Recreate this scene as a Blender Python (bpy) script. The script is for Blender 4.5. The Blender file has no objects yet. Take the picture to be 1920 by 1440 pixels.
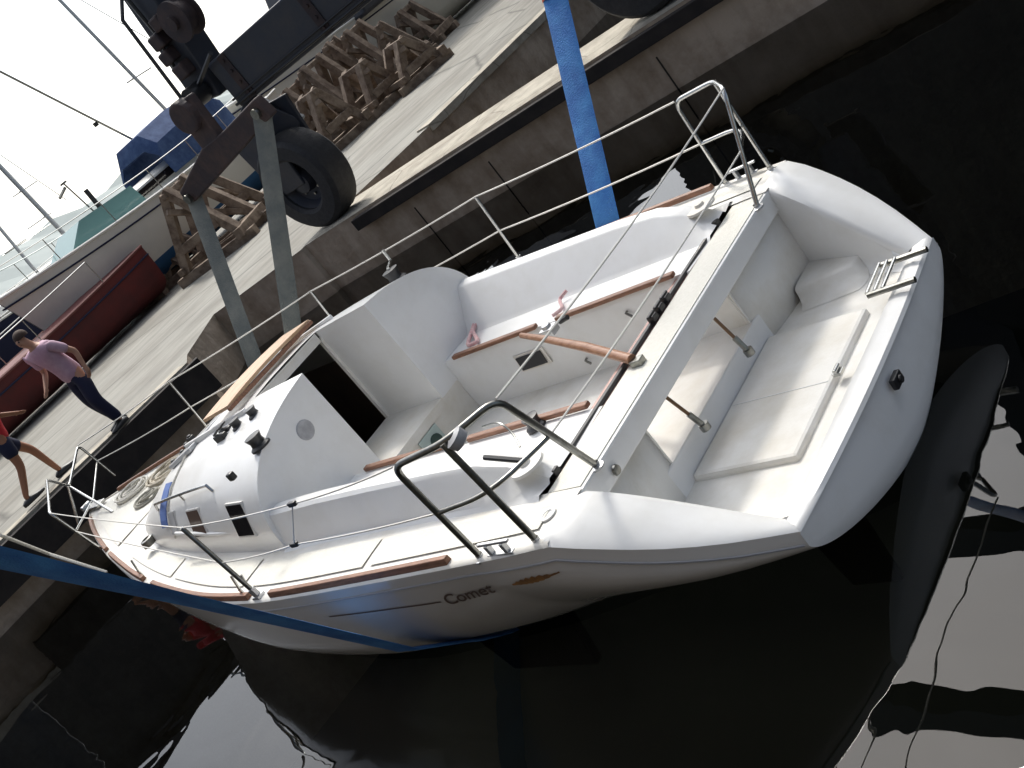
import bpy, bmesh, math, random
from mathutils import Vector, Matrix
random.seed(7)
rad = math.radians
scene = bpy.context.scene
COL = scene.collection

# ------------------------------------------------------------------ camera
CAM = Vector((-3.50333, 3.90538, 2.05887))
RX = Vector((-0.64277537, -0.47148565, -0.60377239))
RY = Vector((0.21190482, 0.6479711, -0.73159402))
RZ = Vector((0.73616314, -0.5981929, -0.31658978))
FOC = 2197.857
cd = bpy.data.cameras.new('camera'); cam = bpy.data.objects.new('camera', cd); COL.objects.link(cam)
cd.sensor_width = 36.0; cd.lens = FOC / 1920 * 36; cd.clip_start = 0.05; cd.clip_end = 6000
# rows of R are camera axes in boat coordinates
Xc = Vector((RX[0], RX[1], RX[2]))
M = Matrix(((Xc[0], -RY[0], -RZ[0], CAM[0]), (Xc[1], -RY[1], -RZ[1], CAM[1]), (Xc[2], -RY[2], -RZ[2], CAM[2]), (0, 0, 0, 1)))
CA = (Vector((-0.64277537, -0.47148565, -0.60377239)), Vector((0.21190482, 0.6479711, -0.73159402)), Vector((0.73616314, -0.5981929, -0.31658978)))
cam.matrix_world = M
scene.camera = cam

# ------------------------------------------------------------------ world, sun, exposure
SUN_EL, SUN_AZ = 50.0, -48.0          # azimuth measured from +x towards +y
w = bpy.data.worlds.new('World'); scene.world = w; w.use_nodes = True
nt = w.node_tree; nt.nodes.clear()
sky = nt.nodes.new('ShaderNodeTexSky'); sky.sky_type = 'NISHITA'; sky.sun_disc = False
sky.sun_elevation = rad(SUN_EL); sky.sun_rotation = rad(90 - SUN_AZ)
sky.air_density = 1.0; sky.dust_density = 2.0; sky.ozone_density = 1.0
def wn(t, **kw):
    n = nt.nodes.new(t)
    for k, v in kw.items(): setattr(n, k, v)
    return n
def wmath(op, a, b=None):
    n = wn('ShaderNodeMath', operation=op)
    for k, q in enumerate((a, b)):
        if q is None: continue
        if isinstance(q, (int, float)): n.inputs[k].default_value = q
        else: nt.links.new(q, n.inputs[k])
    return n.outputs[0]
sdv = (math.cos(rad(SUN_EL)) * math.cos(rad(SUN_AZ)), math.cos(rad(SUN_EL)) * math.sin(rad(SUN_AZ)), math.sin(rad(SUN_EL)))
tc = wn('ShaderNodeTexCoord'); dv = wn('ShaderNodeVectorMath', operation='NORMALIZE'); nt.links.new(tc.outputs['Generated'], dv.inputs[0])
dt = wn('ShaderNodeVectorMath', operation='DOT_PRODUCT'); nt.links.new(dv.outputs[0], dt.inputs[0]); dt.inputs[1].default_value = sdv
sx_ = wn('ShaderNodeSeparateXYZ'); nt.links.new(dv.outputs[0], sx_.inputs[0])
dpos = wmath('MAXIMUM', dt.outputs['Value'], 0.0)
halo = wmath('MULTIPLY', wmath('POWER', dpos, 4.5), 43.0)                      # bright hazy sky round the sun
low = wmath('MULTIPLY', wmath('POWER', wmath('SUBTRACT', 1.0, wmath('ABSOLUTE', sx_.outputs['Z'])), 9.0), wmath('MULTIPLY', wmath('ADD', dpos, .02), 22.0))   # haze near the horizon
cn = wn('ShaderNodeTexNoise'); cn.inputs['Scale'].default_value = 2.3; cn.inputs['Detail'].default_value = 5
cr = wn('ShaderNodeMapRange'); cr.inputs['From Min'].default_value = .35; cr.inputs['From Max'].default_value = .7; cr.inputs['To Min'].default_value = .62; cr.inputs['To Max'].default_value = 1.15
nt.links.new(dv.outputs[0], cn.inputs['Vector']); nt.links.new(cn.outputs['Fac'], cr.inputs['Value'])
tot = wmath('MULTIPLY', wmath('ADD', wmath('ADD', halo, low), 1.2), cr.outputs[0])
cc = wn('ShaderNodeCombineXYZ')
nt.links.new(tot, cc.inputs[0]); nt.links.new(tot, cc.inputs[1]); nt.links.new(wmath('MULTIPLY', tot, .985), cc.inputs[2])
ad = wn('ShaderNodeVectorMath', operation='ADD'); nt.links.new(sky.outputs['Color'], ad.inputs[0]); nt.links.new(cc.outputs[0], ad.inputs[1])
bg = wn('ShaderNodeBackground'); bg.inputs['Strength'].default_value = 0.065
wo = wn('ShaderNodeOutputWorld')
nt.links.new(ad.outputs[0], bg.inputs['Color']); nt.links.new(bg.outputs[0], wo.inputs['Surface'])
sl = bpy.data.lights.new('sun', 'SUN'); sl.energy = 2.1; sl.angle = rad(8); sl.color = (1.0, .95, .86)
so = bpy.data.objects.new('sun', sl); COL.objects.link(so)
sd = Vector((math.cos(rad(SUN_EL)) * math.cos(rad(SUN_AZ)), math.cos(rad(SUN_EL)) * math.sin(rad(SUN_AZ)), math.sin(rad(SUN_EL))))
so.rotation_euler = sd.to_track_quat('Z', 'Y').to_euler(); so.location = sd * 50
scene.view_settings.view_transform = 'Standard'; scene.view_settings.look = 'None'
scene.view_settings.exposure = 0.47; scene.view_settings.gamma = 1

# ------------------------------------------------------------------ survey: a sight line of the photo met with a real plane
def ray(u, v):
    return CA[0] * ((u - 960) / FOC) + CA[1] * ((v - 720) / FOC) + CA[2]
def P(u, v, x=None, y=None, z=None):
    # CA holds the camera axes as rows
    q = Vector(((u - 960) / FOC, (v - 720) / FOC, 1.0))
    d = Vector((CA[0][0] * q[0] + CA[1][0] * q[1] + CA[2][0] * q[2],
                CA[0][1] * q[0] + CA[1][1] * q[1] + CA[2][1] * q[2],
                CA[0][2] * q[0] + CA[1][2] * q[1] + CA[2][2] * q[2]))
    if x is not None: t = (x - CAM[0]) / d[0]
    elif y is not None: t = (y - CAM[1]) / d[1]
    else: t = (z - CAM[2]) / d[2]
    return CAM + d * t

# ------------------------------------------------------------------ materials
MATS = {}
def mat(name, col, rough=.5, metal=0., noise=None, col2=None, bump=0., bscale=40., coat=0., spec=.5, fac=(.4, .65), stretch=None, detail=6):
    if name in MATS: return MATS[name]
    m = bpy.data.materials.new(name); m.use_nodes = True; t = m.node_tree
    b = t.nodes['Principled BSDF']
    b.inputs['Base Color'].default_value = (*col, 1); b.inputs['Roughness'].default_value = rough
    b.inputs['Metallic'].default_value = metal; b.inputs['Coat Weight'].default_value = coat
    b.inputs['Specular IOR Level'].default_value = spec
    co = t.nodes.new('ShaderNodeTexCoord'); src = co.outputs['Object']
    if stretch:
        mp = t.nodes.new('ShaderNodeMapping'); mp.inputs['Scale'].default_value = stretch
        t.links.new(src, mp.inputs['Vector']); src = mp.outputs['Vector']
    if noise:
        n = t.nodes.new('ShaderNodeTexNoise'); n.inputs['Scale'].default_value = noise; n.inputs['Detail'].default_value = detail
        n.inputs['Roughness'].default_value = .65
        r = t.nodes.new('ShaderNodeValToRGB'); r.color_ramp.elements[0].position = fac[0]; r.color_ramp.elements[1].position = fac[1]
        r.color_ramp.elements[0].color = (*col, 1); r.color_ramp.elements[1].color = (*(col2 or col), 1)
        t.links.new(src, n.inputs['Vector']); t.links.new(n.outputs['Fac'], r.inputs['Fac']); t.links.new(r.outputs['Color'], b.inputs['Base Color'])
    if bump:
        n2 = t.nodes.new('ShaderNodeTexNoise'); n2.inputs['Scale'].default_value = bscale; n2.inputs['Detail'].default_value = 4
        bp = t.nodes.new('ShaderNodeBump'); bp.inputs['Strength'].default_value = bump; bp.inputs['Distance'].default_value = .02
        t.links.new(src, n2.inputs['Vector']); t.links.new(n2.outputs['Fac'], bp.inputs['Height']); t.links.new(bp.outputs['Normal'], b.inputs['Normal'])
    MATS[name] = m; return m
gel = mat('gelcoat', (.80, .80, .79), .30, noise=3.1, col2=(.72, .71, .68), coat=.2, fac=(.45, .8), detail=9)
gelc = mat('aged_gelcoat', (.79, .775, .735), .38, noise=2.6, col2=(.64, .60, .52), fac=(.42, .74), bump=.05, bscale=60)
nonskid = mat('nonskid', (.76, .745, .68), .62, noise=70, col2=(.66, .64, .57), bump=.35, bscale=260, fac=(.35, .75))
teak = mat('teak', (.27, .125, .07), .5, noise=3.5, col2=(.14, .06, .032), stretch=(2.5, 22, 22), bump=.15, bscale=9)
pale = mat('varnished_ply', (.62, .42, .26), .45, noise=3, col2=(.47, .29, .16), stretch=(14, 2, 2))
steel = mat('stainless', (.62, .62, .60), .22, 1.0, noise=30, col2=(.5, .5, .48))
dsteel = mat('weathered_tube', (.30, .30, .28), .3, 1.0, noise=25, col2=(.2, .2, .18))
alum = mat('aluminium', (.55, .56, .57), .42, .9)
wire = mat('lifeline_wire', (.70, .68, .63), .5, 0.1)
rope = mat('rope', (.70, .68, .62), .85, noise=90, col2=(.5, .48, .42))
rope_pink = mat('rope_pink', (.62, .33, .34), .85, noise=60, col2=(.7, .55, .53))
black = mat('black_plastic', (.018, .018, .02), .42)
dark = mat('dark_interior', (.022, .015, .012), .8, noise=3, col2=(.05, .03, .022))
rubber = mat('rubber', (.02, .021, .024), .72, noise=14, col2=(.032, .032, .035), bump=.4, bscale=30)
liftp = mat('lift_paint', (.03, .036, .052), .5, noise=4, col2=(.05, .05, .056), bump=.2, bscale=18, fac=(.4, .7))
rustp = mat('rusty_paint', (.03, .022, .026), .7, noise=5, col2=(.065, .04, .035), bump=.3, bscale=25)
webb = mat('blue_webbing', (.04, .20, .60), .75, noise=6, col2=(.07, .29, .68), bump=.4, bscale=90)
def weave(m, sc=55):
    t = m.node_tree; b = t.nodes['Principled BSDF']; co = t.nodes.new('ShaderNodeTexCoord'); wv = t.nodes.new('ShaderNodeTexWave'); wv.bands_direction = 'X'; wv.inputs['Scale'].default_value = sc; wv.inputs['Distortion'].default_value = 1.5
    src = b.inputs['Base Color'].links[0].from_socket; mm = t.nodes.new('ShaderNodeMixRGB'); mm.blend_type = 'MULTIPLY'; mm.inputs[0].default_value = .22
    n = t.nodes.new('ShaderNodeTexNoise'); n.inputs['Scale'].default_value = 3.0; n.inputs['Detail'].default_value = 8; r = t.nodes.new('ShaderNodeValToRGB'); r.color_ramp.elements[0].position = .35; r.color_ramp.elements[0].color = (.45, .45, .45, 1); r.color_ramp.elements[1].position = .6
    m3 = t.nodes.new('ShaderNodeMixRGB'); m3.blend_type = 'MULTIPLY'; m3.inputs[0].default_value = .35
    t.links.new(co.outputs['Object'], wv.inputs['Vector']); t.links.new(co.outputs['Object'], n.inputs['Vector']); t.links.new(n.outputs['Fac'], r.inputs['Fac'])
    t.links.new(src, mm.inputs[1]); t.links.new(wv.outputs['Color'], mm.inputs[2]); t.links.new(mm.outputs[0], m3.inputs[1]); t.links.new(r.outputs['Color'], m3.inputs[2]); t.links.new(m3.outputs[0], b.inputs['Base Color'])
weave(webb)
webg = mat('grey_webbing', (.13, .145, .14), .85, noise=5, col2=(.20, .21, .19), bump=.4, bscale=80)
webr = mat('red_sleeve', (.42, .07, .03), .7)
conc = mat('concrete_yard', (.31, .30, .265), .85, noise=1.2, col2=(.20, .195, .175), stretch=(3.0, .35, 1), bump=.3, bscale=14, fac=(.35, .7), detail=9)
cope = mat('concrete_coping', (.50, .46, .38), .85, noise=3, col2=(.36, .33, .27), bump=.3, bscale=30)
antif = mat('antifouling_blue', (.012, .07, .17), .7, noise=2, col2=(.02, .1, .22))
antir = mat('antifouling_red', (.13, .02, .018), .8, noise=1.6, col2=(.07, .018, .018), fac=(.35, .7))
cream = mat('cream_topsides', (.68, .65, .57), .4, noise=.5, col2=(.58, .56, .50))
creamw = mat('white_topsides', (.74, .73, .68), .35)
bluecloth = mat('blue_canvas', (.025, .06, .17), .8, noise=5, col2=(.06, .11, .24))
wood = mat('old_timber', (.25, .19, .14), .85, noise=6, col2=(.10, .065, .045), bump=.5, bscale=18)
stone = mat('pale_stone', (.50, .47, .42), .85, noise=9, col2=(.33, .30, .27))
skin = mat('skin', (.50, .27, .18), .55)
skin2 = mat('tanned_skin', (.36, .16, .085), .5)
shirtp = mat('pink_shirt', (.52, .33, .43), .85, noise=7, col2=(.62, .43, .52))
shirtr = mat('red_shirt', (.48, .01, .02), .8, noise=8, col2=(.60, .03, .04))
navy = mat('navy_cloth', (.012, .015, .045), .85)
hairm = mat('brown_hair', (.06, .035, .025), .8)
glass = mat('tinted_window', (.012, .010, .010), .08)
glassb = mat('brown_window', (.13, .09, .07), .12)
tint = mat('windscreen', (.16, .30, .29), .1)
grey = mat('grey_plate', (.33, .33, .34), .5, noise=14, col2=(.45, .45, .46))
goldp = mat('gold_stripe', (.42, .20, .04), .5, noise=9, col2=(.16, .07, .02))
hazeg = mat('hazy_shore', (.42, .46, .44), .9, noise=.02, col2=(.30, .34, .33))  # pale grey green, distance haze mixed into the colour

def weather(m, cscale=.28, dark_=.45, stain=.35):
    t = m.node_tree; b = t.nodes['Principled BSDF']; src = b.inputs['Base Color'].links[0].from_socket
    co = t.nodes.new('ShaderNodeTexCoord'); vo = t.nodes.new('ShaderNodeTexVoronoi'); vo.feature = 'DISTANCE_TO_EDGE'; vo.inputs['Scale'].default_value = cscale
    wn_ = t.nodes.new('ShaderNodeTexNoise'); wn_.inputs['Scale'].default_value = 1.5; wn_.inputs['Detail'].default_value = 6
    mixv = t.nodes.new('ShaderNodeMixRGB'); mixv.inputs[0].default_value = .12; t.links.new(co.outputs['Object'], wn_.inputs['Vector']); t.links.new(co.outputs['Object'], mixv.inputs[1]); t.links.new(wn_.outputs['Color'], mixv.inputs[2]); t.links.new(mixv.outputs[0], vo.inputs['Vector'])
    r = t.nodes.new('ShaderNodeValToRGB'); r.color_ramp.elements[0].position = .0; r.color_ramp.elements[0].color = (dark_,) * 3 + (1,); r.color_ramp.elements[1].position = .012; r.color_ramp.elements[1].color = (1, 1, 1, 1)
    t.links.new(vo.outputs['Distance'], r.inputs['Fac'])
    n = t.nodes.new('ShaderNodeTexNoise'); n.inputs['Scale'].default_value = stain; n.inputs['Detail'].default_value = 10; n.inputs['Roughness'].default_value = .7
    r2 = t.nodes.new('ShaderNodeValToRGB'); r2.color_ramp.elements[0].position = .38; r2.color_ramp.elements[0].color = (.74, .72, .70, 1); r2.color_ramp.elements[1].position = .56; r2.color_ramp.elements[1].color = (1, 1, 1, 1)
    t.links.new(co.outputs['Object'], n.inputs['Vector']); t.links.new(n.outputs['Fac'], r2.inputs['Fac'])
    m1 = t.nodes.new('ShaderNodeMixRGB'); m1.blend_type = 'MULTIPLY'; m1.inputs[0].default_value = 1; m2 = t.nodes.new('ShaderNodeMixRGB'); m2.blend_type = 'MULTIPLY'; m2.inputs[0].default_value = 1
    t.links.new(src, m1.inputs[1]); t.links.new(r.outputs['Color'], m1.inputs[2]); t.links.new(m1.outputs[0], m2.inputs[1]); t.links.new(r2.outputs['Color'], m2.inputs[2]); t.links.new(m2.outputs[0], b.inputs['Base Color'])
weather(conc); weather(cope, .9, .5, 1.4)
# hull paint: white topsides over dark antifouling, a real paint line at the water
def hull_mat():
    m = bpy.data.materials.new('hull_paint'); m.use_nodes = True; t = m.node_tree; b = t.nodes['Principled BSDF']
    b.inputs['Roughness'].default_value = .22; b.inputs['Coat Weight'].default_value = .4
    co = t.nodes.new('ShaderNodeTexCoord'); se = t.nodes.new('ShaderNodeSeparateXYZ'); t.links.new(co.outputs['Object'], se.inputs[0])
    mt = t.nodes.new('ShaderNodeMath'); mt.operation = 'GREATER_THAN'; mt.inputs[1].default_value = -.86
    mx = t.nodes.new('ShaderNodeMixRGB'); mx.inputs[1].default_value = (.01, .012, .016, 1)
    n = t.nodes.new('ShaderNodeTexNoise'); n.inputs['Scale'].default_value = 1.4
    r = t.nodes.new('ShaderNodeValToRGB'); r.color_ramp.elements[0].color = (.70, .67, .62, 1); r.color_ramp.elements[1].color = (.60, .56, .51, 1)
    t.links.new(co.outputs['Object'], n.inputs['Vector']); t.links.new(n.outputs['Fac'], r.inputs['Fac'])
    t.links.new(se.outputs['Z'], mt.inputs[0]); t.links.new(mt.outputs[0], mx.inputs[0]); t.links.new(r.outputs['Color'], mx.inputs[2])
    gr = t.nodes.new('ShaderNodeMapRange'); gr.inputs['From Min'].default_value = -.86; gr.inputs['From Max'].default_value = -.70; gr.inputs['To Min'].default_value = 1.0; gr.inputs['To Max'].default_value = 0.0
    ns = t.nodes.new('ShaderNodeTexNoise'); ns.inputs['Scale'].default_value = 7; ns.inputs['Detail'].default_value = 8; t.links.new(co.outputs['Object'], ns.inputs['Vector'])
    mu = t.nodes.new('ShaderNodeMath'); mu.operation = 'MULTIPLY'; t.links.new(se.outputs['Z'], gr.inputs['Value']); t.links.new(gr.outputs[0], mu.inputs[0]); t.links.new(ns.outputs['Fac'], mu.inputs[1])
    sc_ = t.nodes.new('ShaderNodeMixRGB'); sc_.inputs[2].default_value = (.10, .085, .045, 1); t.links.new(mu.outputs[0], sc_.inputs[0]); t.links.new(r.outputs['Color'], sc_.inputs[1]); t.links.new(sc_.outputs[0], mx.inputs[2])
    t.links.new(mx.outputs['Color'], b.inputs['Base Color']); return m
hullm = hull_mat()
# quay wall: brownish concrete with stains and dark weed band low down
def wall_mat():
    m = bpy.data.materials.new('quay_wall'); m.use_nodes = True; t = m.node_tree; b = t.nodes['Principled BSDF']
    b.inputs['Roughness'].default_value = .85
    co = t.nodes.new('ShaderNodeTexCoord')
    n = t.nodes.new('ShaderNodeTexNoise'); n.inputs['Scale'].default_value = 1.1; n.inputs['Detail'].default_value = 9; n.inputs['Roughness'].default_value = .7
    r = t.nodes.new('ShaderNodeValToRGB'); r.color_ramp.elements[0].position = .38; r.color_ramp.elements[0].color = (.29, .22, .155, 1)
    r.color_ramp.elements[1].position = .62; r.color_ramp.elements[1].color = (.50, .41, .32, 1)
    t.links.new(co.outputs['Object'], n.inputs['Vector']); t.links.new(n.outputs['Fac'], r.inputs['Fac']); t.links.new(r.outputs['Color'], b.inputs['Base Color'])
    mp = t.nodes.new('ShaderNodeMapping'); mp.inputs['Scale'].default_value = (5, 5, .5); t.links.new(co.outputs['Object'], mp.inputs['Vector'])
    n3 = t.nodes.new('ShaderNodeTexNoise'); n3.inputs['Scale'].default_value = 1.0; n3.inputs['Detail'].default_value = 8; t.links.new(mp.outputs[0], n3.inputs['Vector'])
    r3 = t.nodes.new('ShaderNodeValToRGB'); r3.color_ramp.elements[0].position = .36; r3.color_ramp.elements[0].color = (.35, .27, .2, 1); r3.color_ramp.elements[1].position = .55; r3.color_ramp.elements[1].color = (1, 1, 1, 1)
    t.links.new(n3.outputs['Fac'], r3.inputs['Fac']); ml = t.nodes.new('ShaderNodeMixRGB'); ml.blend_type = 'MULTIPLY'; ml.inputs[0].default_value = .25
    t.links.new(r.outputs['Color'], ml.inputs[1]); t.links.new(r3.outputs['Color'], ml.inputs[2]); t.links.new(ml.outputs[0], b.inputs['Base Color'])
    n2 = t.nodes.new('ShaderNodeTexNoise'); n2.inputs['Scale'].default_value = 11
    bp = t.nodes.new('ShaderNodeBump'); bp.inputs['Strength'].default_value = .5; bp.inputs['Distance'].default_value = .03
    t.links.new(co.outputs['Object'], n2.inputs['Vector']); t.links.new(n2.outputs['Fac'], bp.inputs['Height']); t.links.new(bp.outputs['Normal'], b.inputs['Normal'])
    return m
wallm = wall_mat()
def water_mat():
    m = bpy.data.materials.new('harbour_water'); m.use_nodes = True; t = m.node_tree
    for n in list(t.nodes): t.nodes.remove(n)
    o = t.nodes.new('ShaderNodeOutputMaterial'); g = t.nodes.new('ShaderNodeBsdfGlossy'); g.inputs['Roughness'].default_value = 0.0
    tr = t.nodes.new('ShaderNodeBsdfTransparent'); tr.inputs['Color'].default_value = (.38, .40, .36, 1)
    fr = t.nodes.new('ShaderNodeFresnel'); fr.inputs['IOR'].default_value = 1.46
    mix = t.nodes.new('ShaderNodeMixShader')
    co = t.nodes.new('ShaderNodeTexCoord'); n = t.nodes.new('ShaderNodeTexNoise'); n.inputs['Scale'].default_value = 1.3; n.inputs['Detail'].default_value = 2
    n.inputs['Distortion'].default_value = .6
    bp = t.nodes.new('ShaderNodeBump'); bp.inputs['Strength'].default_value = 1.0; bp.inputs['Distance'].default_value = .007
    t.links.new(co.outputs['Object'], n.inputs['Vector']); t.links.new(n.outputs['Fac'], bp.inputs['Height'])
    t.links.new(bp.outputs['Normal'], g.inputs['Normal']); t.links.new(bp.outputs['Normal'], fr.inputs['Normal'])
    t.links.new(fr.outputs[0], mix.inputs[0]); t.links.new(tr.outputs[0], mix.inputs[1]); t.links.new(g.outputs[0], mix.inputs[2])
    t.links.new(mix.outputs[0], o.inputs['Surface']); return m

# ------------------------------------------------------------------ mesh helpers
class MB:
    def __init__(s): s.v = []; s.f = []
    def add(s, vs, fs):
        k = len(s.v); s.v += [tuple(a) for a in vs]; s.f += [tuple(i + k for i in f) for f in fs]; return s
    def box(s, c, d, ax=None):
        hx, hy, hz = d[0] / 2, d[1] / 2, d[2] / 2
        X, Y, Z = ax if ax else (Vector((1, 0, 0)), Vector((0, 1, 0)), Vector((0, 0, 1)))
        c = Vector(c); vs = [c + X * (i * hx) + Y * (j * hy) + Z * (k * hz) for i in (-1, 1) for j in (-1, 1) for k in (-1, 1)]
        return s.add(vs, [(0, 1, 3, 2), (4, 6, 7, 5), (0, 4, 5, 1), (2, 3, 7, 6), (0, 2, 6, 4), (1, 5, 7, 3)])
    def beam(s, a, b, wd, ht, up=Vector((0, 0, 1))):
        a, b = Vector(a), Vector(b); X = (b - a).normalized(); Y = up.cross(X)
        if Y.length < 1e-4: Y = Vector((0, 1, 0))
        Y.normalize(); Z = X.cross(Y)
        return s.box((a + b) / 2, ((b - a).length, wd, ht), (X, Y, Z))
    def tube(s, pts, r, n=10, closed=False):
        pts = [Vector(p) for p in pts]; m = len(pts); rs = r if isinstance(r, (list, tuple)) else [r] * m
        k0 = len(s.v); prev = None; rings = []
        for i, p in enumerate(pts):
            a = pts[(i - 1) % m] if (i or closed) else p; b = pts[(i + 1) % m] if (i < m - 1 or closed) else p
            t = (b - a).normalized()
            if prev is None:
                u = t.orthogonal().normalized()
            else:
                u = (prev - t * prev.dot(t)); u = u.normalized() if u.length > 1e-5 else t.orthogonal().normalized()
            prev = u; q = t.cross(u)
            rings.append([p + (u * math.cos(2 * math.pi * j / n) + q * math.sin(2 * math.pi * j / n)) * rs[i] for j in range(n)])
        vs = [v for r_ in rings for v in r_]; fs = []
        for i in range(m if closed else m - 1):
            A = i * n; B = ((i + 1) % m) * n
            for j in range(n): fs.append((A + j, A + (j + 1) % n, B + (j + 1) % n, B + j))
        if not closed: fs += [tuple(range(n - 1, -1, -1)), tuple((m - 1) * n + j for j in range(n))]
        return s.add(vs, fs)
    def grid(s, rows, close=False):
        n = len(rows[0]); vs = [v for r in rows for v in r]; fs = []
        for i in range(len(rows) - 1):
            for j in range(n - 1 + (1 if close else 0)):
                fs.append((i * n + j, i * n + (j + 1) % n, (i + 1) * n + (j + 1) % n, (i + 1) * n + j))
        return s.add(vs, fs)
    def prism(s, poly, off):
        n = len(poly); off = Vector(off); a = [Vector(p) for p in poly]; b = [p + off for p in a]
        return s.add(a + b, [tuple(range(n - 1, -1, -1)), tuple(range(n, 2 * n))] + [(i, (i + 1) % n, n + (i + 1) % n, n + i) for i in range(n)])
    def lathe(s, c, axis, prof, n=24, closed=False):
        c = Vector(c); axis = Vector(axis).normalized(); u = axis.orthogonal().normalized(); q = axis.cross(u)
        rows = [[c + axis * h + (u * math.cos(2 * math.pi * j / n) + q * math.sin(2 * math.pi * j / n)) * r for j in range(n)] for (r, h) in prof]
        if closed: rows.append(rows[0])
        return s.grid(rows, close=True)
    def build(s, name, m, parent=None, smooth=False, bevel=0., solid=0., subd=0, autos=40):
        me = bpy.data.meshes.new(name); me.from_pydata(s.v, [], s.f); me.materials.append(m)
        bm = bmesh.new(); bm.from_mesh(me); bmesh.ops.remove_doubles(bm, verts=bm.verts, dist=1e-5); bmesh.ops.recalc_face_normals(bm, faces=bm.faces)
        if smooth:
            for f in bm.faces: f.smooth = True
            for e in bm.edges:
                if len(e.link_faces) == 2 and e.calc_face_angle(0) > rad(autos): e.smooth = False
        bm.to_mesh(me); bm.free()
        o = bpy.data.objects.new(name, me); COL.objects.link(o)
        if parent:
            o.parent = parent
            if parent.type == 'EMPTY': o.location = -parent.location
        if solid: md = o.modifiers.new('s', 'SOLIDIFY'); md.thickness = solid; md.offset = 0
        if bevel: md = o.modifiers.new('b', 'BEVEL'); md.width = bevel; md.segments = 2; md.limit_method = 'ANGLE'; md.angle_limit = rad(35)
        if subd: md = o.modifiers.new('d', 'SUBSURF'); md.levels = subd; md.render_levels = subd
        return o
def tag(o, label=None, cat=None, group=None, kind=None):
    if label: o['label'] = label
    if cat: o['category'] = cat
    if group: o['group'] = group
    if kind: o['kind'] = kind
    return o
def thing(name, loc, label, cat, group=None):
    o = bpy.data.objects.new(name, None); COL.objects.link(o); o.location = Vector(loc); o.empty_display_size = .2
    return tag(o, label, cat, group)
def lerp_table(T, x):
    if x <= T[0][0]: return T[0][1]
    for (a, b), (c, d) in zip(T, T[1:]):
        if x <= c:
            return b + (d - b) * (x - a) / (c - a)
    return T[-1][1]
def smooth_table(T, x):
    # catmull-rom through a table
    n = len(T)
    if x <= T[0][0]: return T[0][1]
    if x >= T[-1][0]: return T[-1][1]
    for i in range(n - 1):
        if x <= T[i + 1][0]:
            x0, y0 = T[i]; x1, y1 = T[i + 1]; h = x1 - x0; t = (x - x0) / h
            m0 = ((y1 - T[i - 1][1]) / (x1 - T[i - 1][0]) if i else (y1 - y0) / h)
            m1 = ((T[i + 2][1] - y0) / (T[i + 2][0] - x0) if i < n - 2 else (y1 - y0) / h)
            return (2*t**3 - 3*t**2 + 1) * y0 + (t**3 - 2*t**2 + t) * h * m0 + (-2*t**3 + 3*t**2) * y1 + (t**3 - t**2) * h * m1
def arc(pts, k=5, r=.06):
    # round the corners of a polyline
    pts = [Vector(p) for p in pts]; out = [pts[0]]
    for a, b, c in zip(pts, pts[1:], pts[2:]):
        d1 = min(r, (b - a).length * .45); d2 = min(r, (c - b).length * .45)
        p, q = b + (a - b).normalized() * d1, b + (c - b).normalized() * d2
        for i in range(k + 1):
            t = i / k; out.append((1 - t) ** 2 * p + 2 * t * (1 - t) * b + t * t * q)
    out.append(pts[-1]); return out

ZQ, ZW = -.08, -.90
# ------------------------------------------------------------------ setting: water, bed, quay
m = MB(); m.add([(-400, -400, ZW), (400, -400, ZW), (400, 400, ZW), (-400, 400, ZW)], [(0, 1, 2, 3)])
tag(m.build('water', water_mat()), kind='structure')
m = MB(); m.add([(-400, -400, -5), (400, -400, -5), (400, 400, -5), (-400, 400, -5)], [(0, 1, 2, 3)])
tag(m.build('seabed', mat('silt', (.002, .003, .002), 1)), kind='structure')
def quay(name, poly, m_top=None, depth=4.9, side=None):
    b = MB(); n = len(poly); b.add([(x, y, ZQ) for x, y in poly], [tuple(range(n))]); o = b.build(name, m_top or conc); tag(o, kind='structure')
    b = MB(); a = [(x, y, ZQ - .004) for x, y in poly] + [(x, y, ZQ - depth) for x, y in poly]
    b.add(a, [(i, (i + 1) % n, n + (i + 1) % n, n + i) for i in range(n)]); return o, b
# head quay with the whole yard behind it
yard = [(600, -600), (600, 600), (11.6, 600), (11.6, 5.5), (11.33, -.43), (10.85, -3.65), (11.35, -4.0), (12.38, -5.34), (10.75, -6.22), (10.75, -7.65), (10.45, -9.5), (10.2, -13.15), (9.8, -20), (9.8, -600)]
o, b = quay('yard', yard); tag(b.build('quay_wall', wallm), kind='structure')
dirp = Vector((.985, .166, 0)).normalized()
pier = [(10.745, -6.31), (9.29, -6.54), (4.33, -7.37), (-30, -13.15), (-30, -14.35), (5.28, -8.42), (10.2, -7.60), (10.745, -7.52)]
o, b = quay('pier', pier, cope); o2 = b.build('pier_wall', wallm); tag(o2, kind='structure')
near = [(11.59, 7.0), (11.59, 60), (-60, 60), (-60, -4.0), (-8, 3.15), (3, 5.2)]
o, b = quay('near_quay', near, mat('old_asphalt', (.09, .085, .08), .9, noise=5, col2=(.13, .125, .115))); tag(b.build('near_quay_wall', mat('weedy_wall', (.05, .045, .035), .9, noise=2, col2=(.09, .08, .06))), kind='structure')
far = [(9.79, -17.2), (9.79, -300), (-200, -300), (-200, -50), (-30, -23.5)]
o, b = quay('far_quay', far); tag(b.build('far_quay_wall', wallm), kind='structure')
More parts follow.
